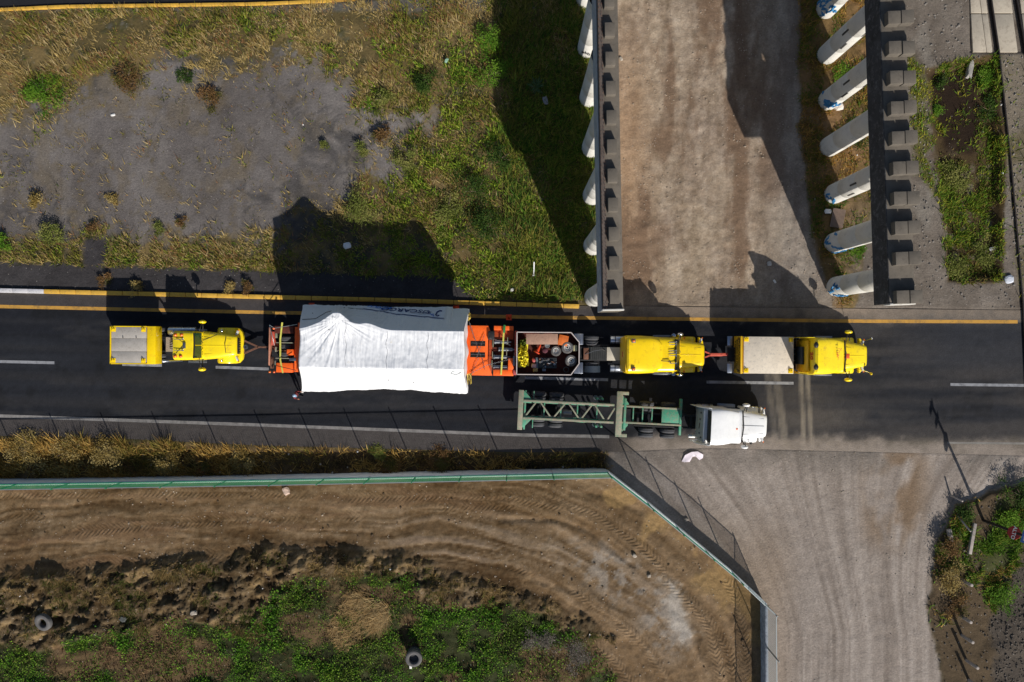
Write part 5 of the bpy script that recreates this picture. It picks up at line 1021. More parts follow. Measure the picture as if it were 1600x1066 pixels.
def spare(x, y, z, r, lab):
    root = thing('spare_wheel', lab, 'wheel', inbox(x, y, z), 0, 'spare wheels in the open gear box'); h = .15
    mb = MB(); mb.lathe((0, 0, 0), (0, 0, 1), [(-h, r * .6), (-h, r * .88), (-h * .6, r), (h * .6, r), (h, r * .88), (h * .96, r * .8), (h, r * .77), (h, r * .66), (h * .8, r * .58), (-h, r * .6)], 36); mb.build('tyre', rubber_old, root)
    mb = MB(); mb.lathe((0, 0, 0), (0, 0, 1), [(h * .75, r * .585), (h * .8, r * .54), (h * .3, r * .46), (h * .3, r * .24), (h * .6, r * .22), (h * .6, r * .17), (-h * .4, r * .16)], 30); mb.build('rim', mat('pale_rim_paint', (205, 204, 200), .5, var=.1, dirt=(120, 112, 104), dirt_amt=.3), root)
    for k in range(10):
        a = k * .628; mb = MB(); mb.tube([(math.cos(a) * r * .36, math.sin(a) * r * .36, h * .3), (math.cos(a) * r * .36, math.sin(a) * r * .36, h * .5)], .022, 6); mb.build('wheel_nut', steel, root)
spare(bx1 - .78, .42, 1.62, .41, 'dusty spare wheel in the gear box, the upper right one'); spare(bx1 - .52, -.48, 1.55, .41, 'dusty spare wheel in the gear box, lowest and furthest right'); spare(bx1 - 1.55, .18, 1.45, .36, 'smaller spare wheel in the gear box, beside the engine block')
def item(name, mb, m, x, y, z, lab, cat, rz=0, bevel=.01, grp=None):
    o = mb.build(name, m, None, bevel); o.location = inbox(x, y, z); o.rotation_euler = (0, 0, rz); return tag(o, lab, cat, grp)
# crumpled yellow tarpaulin
def crumple(w, h, n, amp, seed, z0=.0, pull=0):
    r = np.random.RandomState(seed); gx_, gy_ = np.meshgrid(np.linspace(-1, 1, n), np.linspace(-1, 1, n)); rr = np.sqrt(gx_ ** 2 + gy_ ** 2)
    ed = 1 + .18 * (vn(np.arctan2(gy_, gx_) * 2 + 9, gx_ * 0 + 3, seed) - .5) * 2
    x = gx_ * w * ed; y = gy_ * h * ed; f = fbm(gx_ * 3.5 + seed, gy_ * 3.5, 4, seed, .6); z = (1 - np.abs(2 * f - 1) * 2) * amp * (1 - rr ** 3 * .3) + z0
    x += (vn(gx_ * 5, gy_ * 5, seed + 1) - .5) * .12; z = np.where(rr > .98, .0, z); mb = MB(); mb.add(np.stack([x, y, z], -1).reshape(-1, 3).tolist(), [(j * n + i, j * n + i + 1, (j + 1) * n + i + 1, (j + 1) * n + i) for j in range(n - 1) for i in range(n - 1)], True); return mb
item('tarpaulin', crumple(.36, .75, 34, .55, 4, .2), mat('bright_yellow_plastic', (240, 225, 60), .4, var=.1), bx0 + .42, -.15, 1.3, 'crumpled bright yellow tarpaulin at the rear of the gear box', 'tarpaulin', .08, 0)
item('tarpaulin', crumple(.3, .25, 24, .4, 9, .15), mat('olive_plastic', (130, 150, 50), .5, var=.2), bx0 + .4, .68, 1.25, 'small olive green crumpled tarpaulin above the yellow one', 'tarpaulin', .2, 0)
mb = MB(); mb.box(-1.08, 1.08, -.36, .36, 0, .05); item('steel_plate', mb, plate, bx0 + 1.72, bw - .46, 1.85, 'dusty brown flat steel plate along the upper side of the gear box', 'plate')
mb = MB(); mb.box(-.16, .5, -.3, .4, 0, .35); item('orange_case', mb, mat('orange_case_paint', (215, 110, 40), .6, var=.3), bx0 + 3.0, bw - .55, 1.4, 'orange brown case between the steel plate and the front corner', 'case', -.2)
mb = MB(); mb.box(-.13, .13, -.2, .2, 0, .12); item('cream_canister', mb, mat('cream_plastic', (215, 205, 160), .5), bx1 - .22, .38, 1.5, 'cream rectangular canister at the front edge of the gear box', 'canister', 0, .03)
mb = MB(); mb.lathe((0, 0, 0), (0, 0, 1), [(0, .17), (.3, .17), (.3, .13), (.27, .12), (.27, .01)], 20); item('grey_bucket', mb, mat('grey_plastic', (120, 124, 126), .6), bx1 - 2.15, .55, 1.4, 'small round grey bucket beside the smaller spare wheel', 'bucket', 0, 0)
mb = MB(); mb.ball((0, 0, 0), .21, 8, (1, 1, .8)); item('maroon_bundle', mb, mat('maroon_cloth', (85, 40, 50), .9, var=.4, scale=8), bx1 - 2.3, .22, 1.45, 'round dark maroon bundle in the middle of the gear box', 'bundle', 0, 0)
mb = MB(); mb.lathe((0, 0, 0), (1, .0, 0), [(0, .22), (.08, .22), (.1, .14), (.75, .02)], 16); item('traffic_cone', mb, mat('cone_orange', (215, 70, 30), .5), bx0 + 1.35, .02, 1.35, 'orange traffic cone lying on its side in the gear box', 'cone', 1.1, 0)
mb = MB(); mb.ball((0, 0, 0), .15, 8, (.8, 1.2, .8)); item('red_canister', mb, mat('dusty_red', (180, 80, 80), .5), bx0 + 1.16, -.48, 1.4, 'dusty red canister beside the engine block', 'canister', .3, 0)
mb = MB(); mb.box(-.17, .17, -.14, .14, 0, .25); item('pink_box', mb, mat('pink_plastic', (210, 165, 165), .6), bx0 + 1.18, -.86, 1.3, 'pale pink plastic box under the red canister', 'box', -.1, .04)
mb = MB(); mb.box(-.16, .16, -.13, .13, 0, .25); item('tan_box', mb, mat('tan_plastic', (195, 160, 100), .6), bx0 + 1.28, -1.15, 1.25, 'tan box at the lower side wall of the gear box', 'box', .05, .03)
mb = MB(); mb.lathe((0, 0, 0), (0, 0, 1), [(0, .19), (.02, .19), (.02, .16), (0, .16), (0, .19)], 24); item('black_hose_ring', mb, mat('dark_ring', (95, 98, 92), .5), bx1 - .85, -1.1, 1.5, 'thin round ring in the lower front corner of the gear box', 'ring', 0, 0)
eng = thing('engine_block', 'grey metal engine block with pipes in the middle of the gear box', 'engine', inbox(bx0 + 2.0, -.68, 1.1)); r_ = random.Random(8)
mb = MB(); mb.box(-.55, .75, -.35, .38, 0, .32); mb.build('base', mat('dark_grey_casting', (62, 66, 68), .5, .3, var=.3), eng, .03)
for k in range(26):
    x, y = r_.uniform(-.5, .7), r_.uniform(-.32, .35); z = .32; m_ = r_.choice((steel, alu, blackm, rubber_old, rust, steel)); mb = MB()
    if k % 3 == 0: mb.tube([(x, y, z), (x, y, z + r_.uniform(.08, .22))], r_.uniform(.03, .09), 10); nm = 'cylinder_cap'
    elif k % 3 == 1: mb.obox((x, y, z + .06), r_.uniform(0, 3), r_.uniform(.12, .3), r_.uniform(.06, .16), .12); nm = 'engine_cover'
    else: mb.tube([(x, y, z), (x + .1, y, z + .15), (x + r_.uniform(-.3, .3), y + r_.uniform(-.2, .2), z + .12)], .025, 7); nm = 'engine_pipe'
    mb.build(nm, m_, eng)
mb = MB(); mb.bar((-.62, -.4, .3), (-.62, .4, .3), .16, .1); mb.build('end_bracket', mat('blue_grey_steel', (105, 118, 125), .5, .3), eng, .01)
mb = MB(); mb.box(-.25, .0, -.55, -.38, .2, .3); mb.build('bracket', steel, eng, .01)
# drawbar B -> C
D2 = thing('tow_bar', 'faded red tow bar between the middle and the leading yellow tractors', 'tow bar', (13.35, -.95, .7))
mb = MB(); mb.bar((-.2, .32, 0), (.5, .05, .0), .1, .1); mb.build('leg', redp, D2); mb = MB(); mb.bar((-.2, -.32, 0), (.5, -.05, .0), .1, .1); mb.build('leg', redp, D2)
mb = MB(); mb.box(.45, 1.6, -.11, .11, -.08, .1); sh_ = mb.build('shaft', redp, D2, .03)
mb = MB(); mb.tube([(1.55, 0, 0), (2.0, 0, 0), (2.15, 0, 0)], .13, 12, r2=.07); mb.build('coupling', mat('bright_red_coupling', (200, 70, 60), .5), D2, .01)

# ---------------------------------------------------------------- D: white tractor
T4 = thing('tractor_unit', 'white sleeper tractor hitched to the green chassis trailer, its roof fairing open at the back', 'truck', (12.75, -5.62, 0), R(-2.6), None)
tractor(T4, dict(paint=whitep, L=4.75, roof=(2.6, 3.1, 2.95), ws=(2.98, 2.0), hw=1.2, x0=-4.3, axles=(-1.85, -3.35), xf=3.7, hood=(1.02, .8, 1.98, 1.78), tanks=[(.1, 1.2, alu)], my=1.42, mx=.1, overlap=.25, ridge=mat('panel_gap', (120, 125, 130), .6)))
sh = [(0.28, 1.2, 3.0, 4.0), (.75, 1.22, 2.9, 3.95), (1.3, 1.18, 2.9, 3.7), (1.8, 1.1, 2.9, 3.4), (2.35, .98, 2.85, 3.05)]
body(sh, 28, 5).build('roof_fairing', whitep, T4)
mb = MB(); mb.box(.25, .29, -1.05, 1.05, 3.1, 3.9); mb.build('fairing_shade_panel', blackm, T4, .01)  # dark panel painted in for the shade inside the open fairing
mb = MB(); v = [(-.02, -1.1, 1.3), (-.02, 1.1, 1.3), (.02, 1.1, 3.02), (.02, -1.1, 3.02), (-.06, -1.1, 1.3), (-.06, 1.1, 1.3), (-.03, 1.1, 3.02), (-.03, -1.1, 3.02)]
mb.add(v, [(0, 1, 2, 3), (7, 6, 5, 4), (0, 4, 5, 1), (1, 5, 6, 2), (2, 6, 7, 3), (3, 7, 4, 0)]); bk = mb.build('sleeper_back', mat('grey_back_panel', (150, 158, 162), .5, var=.1), T4, .01)
for y, z in ((.8, 2.6), (.35, 2.4), (-.6, 2.3), (-.85, 2.7)): mb = MB(); mb.obox((-.07, y, z), 0, .03, .1, .14); mb.build('grommet', blackm, bk)
mb = MB(); mb.tube([(-.08, .1, 2.4), (-.1, -.3, 2.35)], .02, 6); mb.build('cable', blackm, bk)
for s in (-1, 1):
    mb = MB(); mb.prism_xz([(-.5, 1.2), (.3, 1.2), (.3, 3.95), (.1, 3.9), (-.42, 3.1)], s * 1.22 - .02, s * 1.22 + .02); mb.build('side_extender', whitep, T4, .01)
mb = MB(); mb.tube([(-.45, -1.0, .95), (.0, -1.0, .95)], .12, 12); mb.build('white_air_tank', whitep, T4, .02)
mb = MB(); mb.lathe((2.08, -.12, 3.08), (.96, -.1, 0), [(0, .1), (.12, .1), (.2, .06)], 12); mb.build('beacon', mat('orange_beacon', (225, 100, 40), .4), T4)
mb = MB(); mb.obox((1.95, .12, 3.12), 1.1, .32, .1, .06); mb.build('antenna_base', mat('pale_lilac', (170, 165, 190), .5), T4, .02)
for s in (-1, 1): mb = MB(); mb.tube([(3.6, s * 1.1, 1.2), (3.72, s * 1.22, 1.45)], .02, 6); mb.ball((3.74, s * 1.24, 1.5), .09, 6); mb.build('fender_mirror', blackm if s < 0 else chrome, T4)
# ---------------------------------------------------------------- green container chassis
G = thing('container_chassis', 'empty green container chassis trailer with rusty cross bars beside the gear box truck', 'trailer', (.47, -4.68, 0), R(-2.9), None)
def gb(nm, a, b, w_, h_, m_, par=None, bv=.01):
    mb = MB(); mb.bar(a, b, w_, h_); return mb.build(nm, m_, par or G, bv)
zt = 1.38; yA, yB = .58, -.62
Lm = 6.55
gb('rear_bolster', (.12, 1.32, zt - .02), (.12, -1.42, zt - .02), .34, .3, tanp)
gb('rear_inner_bar', (.42, 1.3, zt - .12), (.42, -1.4, zt - .12), .12, .18, greenp)
for s in (1, -1):
    mb = MB(); mb.prism([(.28, s * 1.25), (.36, s * 1.25), (.85, s * .72), (.85, s * .45), (.28, s * .45)], zt - .06, zt + .05); mb.build('gusset', greenp, G, .005)
    gb('main_rail', (.3, s * .6, zt), (Lm, s * .6, zt), .145, .3, tanp); gb('rail_flange', (.3, s * .6 - s * .02, zt - .17), (Lm, s * .6 - s * .02, zt - .17), .24, .03, greenp)
    gb('front_rail', (Lm + .5, s * .56, zt - .05), (11.2, s * .56, zt - .05), .12, .28, tanp)
    gb('side_bar', (1.0, s * 1.28, zt - .2), (1.0, s * .6, zt - .2), .07, .1, greenp)
zz_ = [(.45, -.5), (1.15, .5), (1.5, .5), (2.25, -.5), (2.4, -.5), (3.15, .5), (3.45, .5), (4.2, -.5), (4.3, -.5), (5.0, .5), (5.25, .5), (5.95, -.5), (6.1, -.5), (6.6, .4)]
for a, b in zip(zz_[::2], zz_[1::2]): gb('diagonal_brace', (a[0], a[1], zt + .01), (b[0], b[1], zt + .01), .105, .09, tanp)
for x in (1.75, 2.9, 4.05, 5.4): gb('cross_member', (x, .52, zt - .16), (x, -.52, zt - .16), .09, .12, greenp)
gb('front_bolster', (Lm + .35, 1.5, zt + .03), (Lm + .35, -1.45, zt + .03), .42, .3, tanp, None, .02)
gb('bolster_side', (Lm + .75, 1.1, zt), (Lm + .75, -1.1, zt), .16, .22, greenp)
for s in (1, -1):
    gb('twist_lock_bar', (Lm + .15, s * 1.45, zt + .1), (Lm + .95, s * 1.45, zt + .1), .22, .14, tanp)
    mb = MB(); mb.prism([(Lm + .55, s * .62), (Lm + .55, s * 1.3), (Lm + 1.0, s * .75), (Lm + 1.0, s * .62)], zt - .06, zt + .05); mb.build('gusset', greenp, G, .005)
    gb('landing_leg', (4.95 + .8, s * .95, .1), (4.95 + .8, s * .95, 1.3), .14, .14, greenp); mb = MB(); mb.tube([(5.75, s * .95, .0), (5.75, s * .95, .06)], .16, 14); mb.build('leg_foot', steel, G)
    gb('landing_leg', (5.4, s * .95, .1), (5.4, s * .95, 1.3), .14, .14, greenp); mb = MB(); mb.tube([(5.4, s * .95, .0), (5.4, s * .95, .06)], .16, 14); mb.build('leg_foot', steel, G)
for x in (7.9, 8.55, 9.2): gb('cross_member', (x, .5, zt - .1), (x, -.5, zt - .1), .08, .12, greenp)
mb = MB(); mb.box(9.85, 11.05, -.5, .5, zt - .02, zt + .04); mb.build('kingpin_plate', greenp, G, .01)
gb('nose_bar', (11.15, 1.25, zt - .1), (11.15, -1.25, zt - .1), .16, .34, greenp, None, .02)
mb = MB(); mb.lathe((4.3, -.62, .75), (0, 1, 0), [(-.12, .5), (-.12, .46), (.12, .46), (.12, .5), (-.12, .5)], 30); mb.build('spare_carrier', greenp, G)
for x in (1.35, 2.6): 
    wheel(G, x, 1.06, dual=True); wheel(G, x, -1.06, dual=True); mb = MB(); mb.tube([(x, -1, .52), (x, 1, .52)], .08, 8); mb.build('axle', blackm, G)
for x in (8.35, 9.75):
    pass
gb('suspension_beam', (.9, .45, .8), (3.2, .45, .8), .1, .2, blackm); gb('suspension_beam', (.9, -.45, .8), (3.2, -.45, .8), .1, .2, blackm)
mb = MB(); mb.tube([(3.1, -.1, .95), (3.7, -.1, .95)], .16, 14); mb.build('air_tank', steel, G, .02)
# ================================================================= ORANGE TRAILER
TR_ = thing('heavy_trailer', 'orange modular heavy haul trailer whose two ends stick out from under the tarp covered load', 'trailer', (-16.87, -.4, 0), R(-1.0))
def tb(nm, x0, x1, y0, y1, z0, z1, m=orange, bv=.012, par=None):
    mb = MB(); mb.box(x0, x1, y0, y1, z0, z1); return mb.build(nm, m, par or TR_, bv)
tb('spine_beam', .3, 16.9, -.25, .25, .55, .9, darkred)
tb('load_deck', 2.1, 13.8, -1.7, 1.7, 1.05, 1.4)
# rear module
tb('side_deck', .62, 1.75, -1.75, -1.1, 1.0, 1.3); tb('side_deck', .45, 1.75, .95, 1.45, 1.0, 1.3, darkred)
tb('transverse_beam', 1.85, 2.1, -1.7, 1.4, .8, 1.25, orange); tb('tail_beam', .02, .12, -1.3, 1.35, .7, 1.15, mat('dusty_pink_steel', (190, 130, 105), .6, dirt=(90, 60, 50), dirt_amt=.3)); tb('tail_plate', .2, .42, .1, 1.05, .8, 1.2, redp); tb('tail_plate', .14, .3, -1.5, -.7, .75, 1.12, rust)
tb('hinge_block', 1.35, 1.78, -.55, -.15, 1.0, 1.38); tb('hinge_block', 1.5, 1.95, -.95, -.75, .95, 1.3, steel)
def bogie_wheel(x, y, r=.54, w_=.4):
    wheel(TR_, x, y, r, w_)
for y in (.55, .02, -.52, -1.0): bogie_wheel(1.08, y)
for y in (.3, -.25, -.78): tb('swing_arm', .5, 1.72, y - .03, y + .03, .6, 1.12, tanp if y != -.25 else rust)
for y in (.9, -.05, -1.0): tb('bearing_bracket', .46, .56, y - .28, y + .05, .7, 1.15, tanp)
for x, y in ((.42, 1.28), (.2, -1.72), (.5, -1.72)):
    mb = MB(); mb.lathe((x, y, 1.3), (0, 0, 1), [(0, .08), (.1, .08), (.14, .04), (.15, .01)], 12); mb.build('marker_light', mat('orange_beacon', (225, 100, 40), .4) if x > .3 else amber, TR_)
# wheels under the load, seen when the camera steps aside
for x in (3.4, 4.9, 6.4, 7.9, 9.4, 10.9, 12.4):
    for y in (1.25, -1.25): wheel(TR_, x, y, .46, .3)
# front module
mb = MB(); mb.prism([(13.75, -1.72), (15.55, -1.72), (15.25, -1.0), (15.2, -.6), (15.2, .8), (15.45, 1.1), (15.2, 1.72), (13.75, 1.72)], 1.0, 1.3); mb.build('gooseneck_deck', orange, TR_, .015)
for y0, y1 in ((.3, .66), (-.48, -.12)):
    tb('deck_slot', 14.0, 15.02, y0, y1, 1.28, 1.304, mat('black_recess', (8, 8, 8), .9), 0); tb('slot_bar', 14.05, 15.0, (y0 + y1) / 2 + .02, (y0 + y1) / 2 + .05, 1.305, 1.33, steel, 0)
tb('end_plate', 13.62, 13.75, -1.6, 1.6, .9, 1.28, steel)
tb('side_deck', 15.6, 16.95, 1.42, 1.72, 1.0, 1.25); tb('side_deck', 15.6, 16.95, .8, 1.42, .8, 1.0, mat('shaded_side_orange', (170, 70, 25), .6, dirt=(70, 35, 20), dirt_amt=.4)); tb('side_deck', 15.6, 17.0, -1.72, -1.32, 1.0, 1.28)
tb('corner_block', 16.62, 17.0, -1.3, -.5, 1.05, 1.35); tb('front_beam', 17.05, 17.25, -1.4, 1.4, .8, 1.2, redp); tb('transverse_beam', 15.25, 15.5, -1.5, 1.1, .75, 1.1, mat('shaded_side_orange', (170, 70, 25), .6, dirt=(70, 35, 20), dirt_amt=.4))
for x0, y in ((15.65, .62), (15.95, .1), (15.6, -.42), (15.6, -1.12)):
    mb = MB(); mb.lathe((x0, y, 1.05), (1, 0, 0), [(0, .02), (0, .17), (.1, .17), (.1, .14), (.95, .14), (.95, .06), (1.15, .05), (1.15, .01)], 20); mb.build('hydraulic_cylinder', steel, TR_)
for x, y in ((15.55, .5), (15.5, -.9), (15.52, -.3), (16.55, .7), (16.5, -.1)): tb('bracket', x - .02, x + .03, y - .25, y + .25, .8, 1.22, tanp)
tb('frame_beam', 15.5, 17.0, -.05, .05, .7, .95, darkred); tb('frame_beam', 15.5, 17.0, -.9, -.78, .7, .95, blackm); tb('under_plate', 15.5, 17.0, -1.4, 1.4, .55, .65, darkred)
mb = MB(); mb.box(15.2, 15.65, .75, 1.35, 1.1, 1.5); mb.build('pump_box', blackm, TR_, .04); tb('lamp_bracket', 16.95, 17.12, -1.0, -.35, 1.2, 1.42, steel); tb('lamp_bracket', 16.98, 17.2, -1.65, -1.3, 1.1, 1.4, mat('dusty_red', (180, 80, 80), .5))
# straps and chains
def loose(name, pts, r, m, lab, cat, flat=False, grp=None):
    mb = MB()
    for a, b in zip(pts[:-1], pts[1:]):
        if flat: mb.bar(a, b, r * 2, .015)
    if not flat: mb.tube(pts, r, 6)
    return tag(mb.build(name, m), lab, cat, grp)
q = lambda px, py, z: at(px, py, z)
loose('ratchet_strap', [q(787, 512, 1.35), q(787, 522, 1.4), q(785, 555, 1.4), q(783, 586, 1.34)], .055, strapy, 'yellow green webbing strap over the front orange module', 'strap', True)
mb = MB(); c0 = q(788, 514, 1.4); mb.obox(tuple(c0), 1.5, .55, .16, .12); tag(mb.build('ratchet', strapg, None, .03), 'green ratchet buckle at the top end of the strap on the front module', 'ratchet')
loose('ratchet_strap', [q(441, 504, 1.38), q(438, 530, 1.28), q(438, 563, 1.3), q(442, 583, 1.34)], .055, strapy, 'pale yellow webbing strap over the tyres of the rear module', 'strap', True)
CH = [([q(733, 503, 2.6), q(742, 530, 1.7), q(748, 548, 1.5), q(755, 565, 1.42), q(757, 578, 1.35)], 'long steel chain crossing the slots of the front orange deck'), ([q(757, 522, 1.4), q(751, 542, 1.5), q(744, 560, 1.5)], 'short steel chain crossing the long one on the front deck'),
      ([q(737, 585, 1.35), q(742, 570, 1.4), q(748, 560, 1.4)], 'rusty chain hanging over the lower left of the front deck'), ([q(764, 528, 1.5), q(782, 533, 1.45), q(798, 540, 1.3)], 'steel rod chain over the upper hydraulic cylinder'), ([q(735, 584, 1.4), q(760, 571, 1.5), q(798, 561, 1.35)], 'thin steel chain slanting over the lower cylinders')]
def chain(pts, lab):
    root = None; mb = MB(); P = [Vector(p) for p in pts]; k = 0
    for a, b in zip(P[:-1], P[1:]):
        L = (b - a).length; n = max(1, int(L / .13)); d = (b - a).normalized()
        for i in range(n):
            c = a + (b - a) * (i + .5) / n; up = Vector((0, 0, 1)); y = up.cross(d).normalized(); zz = d.cross(y); w_ = y if k % 2 else zz; k += 1
            ring = [c + d * .075 * math.cos(t) + w_ * .035 * math.sin(t) for t in [math.pi / 3 * j for j in range(7)]]; mb.tube(ring, .013, 4, False)
    o = mb.build('chain', steel); return tag(o, lab, 'chain', None, None)
for pts, lab in CH: chain(pts, lab)
for pts, lab in (([q(421, 508, 1.5), q(429, 513, 1.4), q(464, 507, 2.4)], 'white rope from the rear module corner up to the tarp'), ([q(426, 570, 1.4), q(463, 579, 2.2)], 'dark rope from the lower rear corner up to the tarp'), ([q(421, 508, 1.5), q(429, 540, 1.25)], 'short white rope down the rear frame')):
    loose('rope', pts, .022, galv if 'white' in lab else blackm, lab, 'rope', False, 'ropes at the rear module')
for (px, py), lab in (((733, 497), 'heap of yellow and grey tie down chain at the upper right tarp corner'), ((733, 592), 'heap of yellow tie down chain at the lower right tarp corner')):
    r = random.Random(px + py); c = q(px, py, 2.2); mb = MB(); pts = [c + Vector((r.uniform(-.14, .14), r.uniform(-.4, .4), r.uniform(-.4, .4))) for _ in range(16)]; mb.tube(pts, .035, 6); tag(mb.build('tie_down_chain', mat('yellow_chain', (185, 160, 70), .5, .2, var=.4, scale=9)), lab, 'chain')

# ================================================================= TARP COVERED LOAD
CG = thing('covered_load', 'huge white tarpaulin covered box shaped load riding on the orange trailer', 'cargo', (-8.32, -.56, 1.4), R(-.75))
NX, NT = 300, 170; hl = 5.27
sx_ = np.linspace(0, 1, NX); tt = np.linspace(0, 1, NT); SX, TT = np.meshgrid(sx_, tt)
xs = (SX - .5) * 2 * hl; pxw = (xs - 8.32) / .0408 + 800
bump_ = np.exp(-((pxw - 528) / 20) ** 2) + .42 * np.exp(-((pxw - 572) / 22) ** 2) * (pxw > 528) + .35 * np.exp(-((pxw - 500) / 22) ** 2)
bump_ = np.clip(bump_, 0, 1.05)
yN, yS, zt_ = 1.25 + 1.0 * bump_, -1.2 - .02 * np.sin(xs * 1.7), 3.75 + .32 * bump_
hemN = .25 + .12 * np.sin(xs * 2.1) + .05 * np.sin(xs * 5.3); hemS = .2 - .18 * np.clip(np.abs(xs / hl) * 3 - 2, 0, 1) * 0 + .1 * np.sin(xs * 1.3) + .06 * np.sin(xs * 4.1)
yNb = 2.92 - .12 * (pxw > 700) - .15 * np.cos((xs / hl) * np.pi) * .3; ySb = -2.86 + .12 * np.cos((xs / hl) * np.pi) - .02 * np.sin(xs * 3)
# profile parameter: 0..0.3 N slope, 0.3..0.7 top, 0.7..1 S slope
a_ = np.clip(TT / .32, 0, 1); b_ = np.clip((TT - .32) / .38, 0, 1); c_ = np.clip((TT - .70) / .30, 0, 1)
Yp = yNb * (1 - a_) + yN * a_; Zp = hemN * (1 - a_) + zt_ * a_
Yp = np.where(TT > .32, yN * (1 - b_) + yS * b_, Yp); Zp = np.where(TT > .32, zt_ * (1 - b_) + 3.72 * b_, Zp)
Yp = np.where(TT > .70, yS * (1 - c_) + ySb * c_, Yp); Zp = np.where(TT > .70, 3.72 * (1 - c_) + hemS * c_, Zp)
sag = -.10 * np.sin(np.pi * np.clip(b_, 0, 1)) * (TT > .32) * (TT < .7); Zp += sag
# folds
fx = xs + .25 * (fbm(xs * .6, Yp * .8, 3, 300) - .5)
f1 = (1 - np.abs(2 * fbm(fx * 2.6, Yp * .22, 4, 301) - 1) * 2.6); f2 = (1 - np.abs(2 * fbm(fx * 6.5, Yp * .35, 3, 302) - 1) * 2.4); f3 = fbm(xs * 1.2, Yp * 1.2, 4, 303) - .5
ang_ = np.arctan2(Yp - 1.9, xs + 2.65 - .0); rr_ = np.hypot(Yp - 1.9, xs + 2.65); rad = (1 - np.abs(2 * fbm(ang_ * 7 + 20, rr_ * .25, 3, 304) - 1) * 2.5) * np.exp(-(rr_ / 3.2) ** 2)
topm = sstep(.30, .36, TT) * sstep(.74, .68, TT); nsl = sstep(.36, .28, TT); ssl = sstep(.66, .74, TT)
left = sstep(1.0, -2.5, xs)
amp = topm * (.022 * f1 * sstep(.3, .6, fbm(xs * .5, Yp * .5, 3, 310)) + .016 * f2 * sstep(.35, .6, fbm(xs * .7, Yp * .9, 3, 311)) + .05 * rad * left + .09 * f3 + .03 * (1 - np.abs(2 * fbm(fx * 1.3 + Yp * .5, Yp * .5 - fx * .2, 4, 312) - 1) * 2.5)) + nsl * (.02 * f1 + .04 * f3 + .05 * rad) + ssl * (.022 * f1 + .05 * f3)
Zp += amp * (topm * 1 + nsl * .5 + ssl * .5); Yp += amp * (nsl * 1.0 - ssl * .9)
endd = np.minimum(SX, 1 - SX) * 2 * hl; rnd_ = np.clip(endd / .10, 0, 1); ey = 1 - .012 * (1 - rnd_) ** 2
Zp -= (1 - rnd_) ** 2 * .08 * topm; Xp = xs * (1 + .0) + .035 * np.sin(Yp * 2.3 + (xs > 0) * 2) * (endd < .3)
flare = np.clip(1 - Zp / 3.7, 0, 1) * np.clip((xs + hl) / -4.5 + 1, 0, 1); Xp = Xp - .8 * flare
co = np.stack([Xp, Yp * ey, Zp], -1)
# closed ends hanging down
endL = []; KZ = 14
v = co.reshape(-1, 3).tolist(); fcs = [(j * NX + i, j * NX + i + 1, (j + 1) * NX + i + 1, (j + 1) * NX + i) for j in range(NT - 1) for i in range(NX - 1)]
for side, ci_ in ((-1, 0), (1, NX - 1)):
    base = len(v)
    for k in range(1, KZ + 1):
        for j in range(NT):
            p = co[j, ci_]; f = k / KZ; zb = .35 + .08 * math.sin(p[1] * 3); z = p[2] * (1 - f) + min(zb, p[2]) * f
            v.append([p[0] + side * (.05 * math.sin(f * 3.1) + .05 * math.sin(p[1] * 5 + f * 2) * f), p[1], z])
    for k in range(KZ):
        for j in range(NT - 1):
            A_ = (lambda kk, jj: jj * NX + ci_ if kk == 0 else base + (kk - 1) * NT + jj)
            fcs.append((A_(k, j), A_(k, j + 1), A_(k + 1, j + 1), A_(k + 1, j)))
tarpm = mat('white_tarpaulin', (232, 233, 236), .45, var=.035, scale=1.2, dirt=(200, 190, 172), dirt_amt=.1)
me = bpy.data.meshes.new('tarpaulin'); me.from_pydata(v, [], fcs); me.polygons.foreach_set('use_smooth', [True] * len(fcs)); me.materials.append(tarpm)
tpo = bpy.data.objects.new('tarpaulin', me); C.objects.link(tpo); tpo.parent = CG
def surf(px_c, t, off_=.03):
    i = int(round(np.interp(px_c, pxw[0], np.arange(NX)))); j = int(round(t * (NT - 1))); j = max(1, min(NT - 2, j)); i = max(1, min(NX - 2, i))
    p = Vector(co[j, i]); du = Vector(co[j, i + 1]) - Vector(co[j, i - 1]); dv = Vector(co[j + 1, i]) - Vector(co[j - 1, i]); n = du.cross(dv); n.normalize()
    if n.z < 0: n = -n
    return p + n * off_
# printed banner on the shaded side
nb = 46; vb = []
for r_i, tq in enumerate((.035, .07, .1, .14)):
    for k in range(nb):
        px_c = 556 + (690 - 556) * k / (nb - 1); tb_ = .012 + (tq - .035) / .105 * (.058 + .10 * k / (nb - 1)); vb.append(tuple(surf(px_c, tb_, .05)))
mb = MB(); mb.add(vb, [(r * nb + k, r * nb + k + 1, (r + 1) * nb + k + 1, (r + 1) * nb + k) for r in range(3) for k in range(nb - 1)], True)
banner = mb.build('banner', mat('pale_banner', (222, 226, 236), .5, var=.02), CG)
mb = MB(); mb.tube([tuple(surf(556 + 134 * k / 20, .012 + .058 + .10 * k / 20, .06)) for k in range(21)], .018, 5); mb.build('banner_seam', navy, banner)
up_ = Vector((0, -1.67, 3.5)).normalized(); nrm_ = Vector((0, up_.z, -up_.y)); Mb = Matrix((( -1, 0, 0), (0, up_.y, nrm_.y), (0, up_.z, nrm_.z))).to_4x4()
def slopetext(s, size, m, px_c, t, sx=1.0, rot=-.15, shear=0, bold=.004):
    o = textmesh(s, size, m, banner, (0, 0, 0), (0, 0, 0), ext=.006, bold=bold, shear=shear); p = surf(px_c, t, .10)
    o.matrix_local = Matrix.Translation(p) @ Mb @ Matrix.Rotation(rot, 4, 'Z') @ Matrix.Diagonal((sx, 1, 1, 1)); o.scale = o.scale
    return o
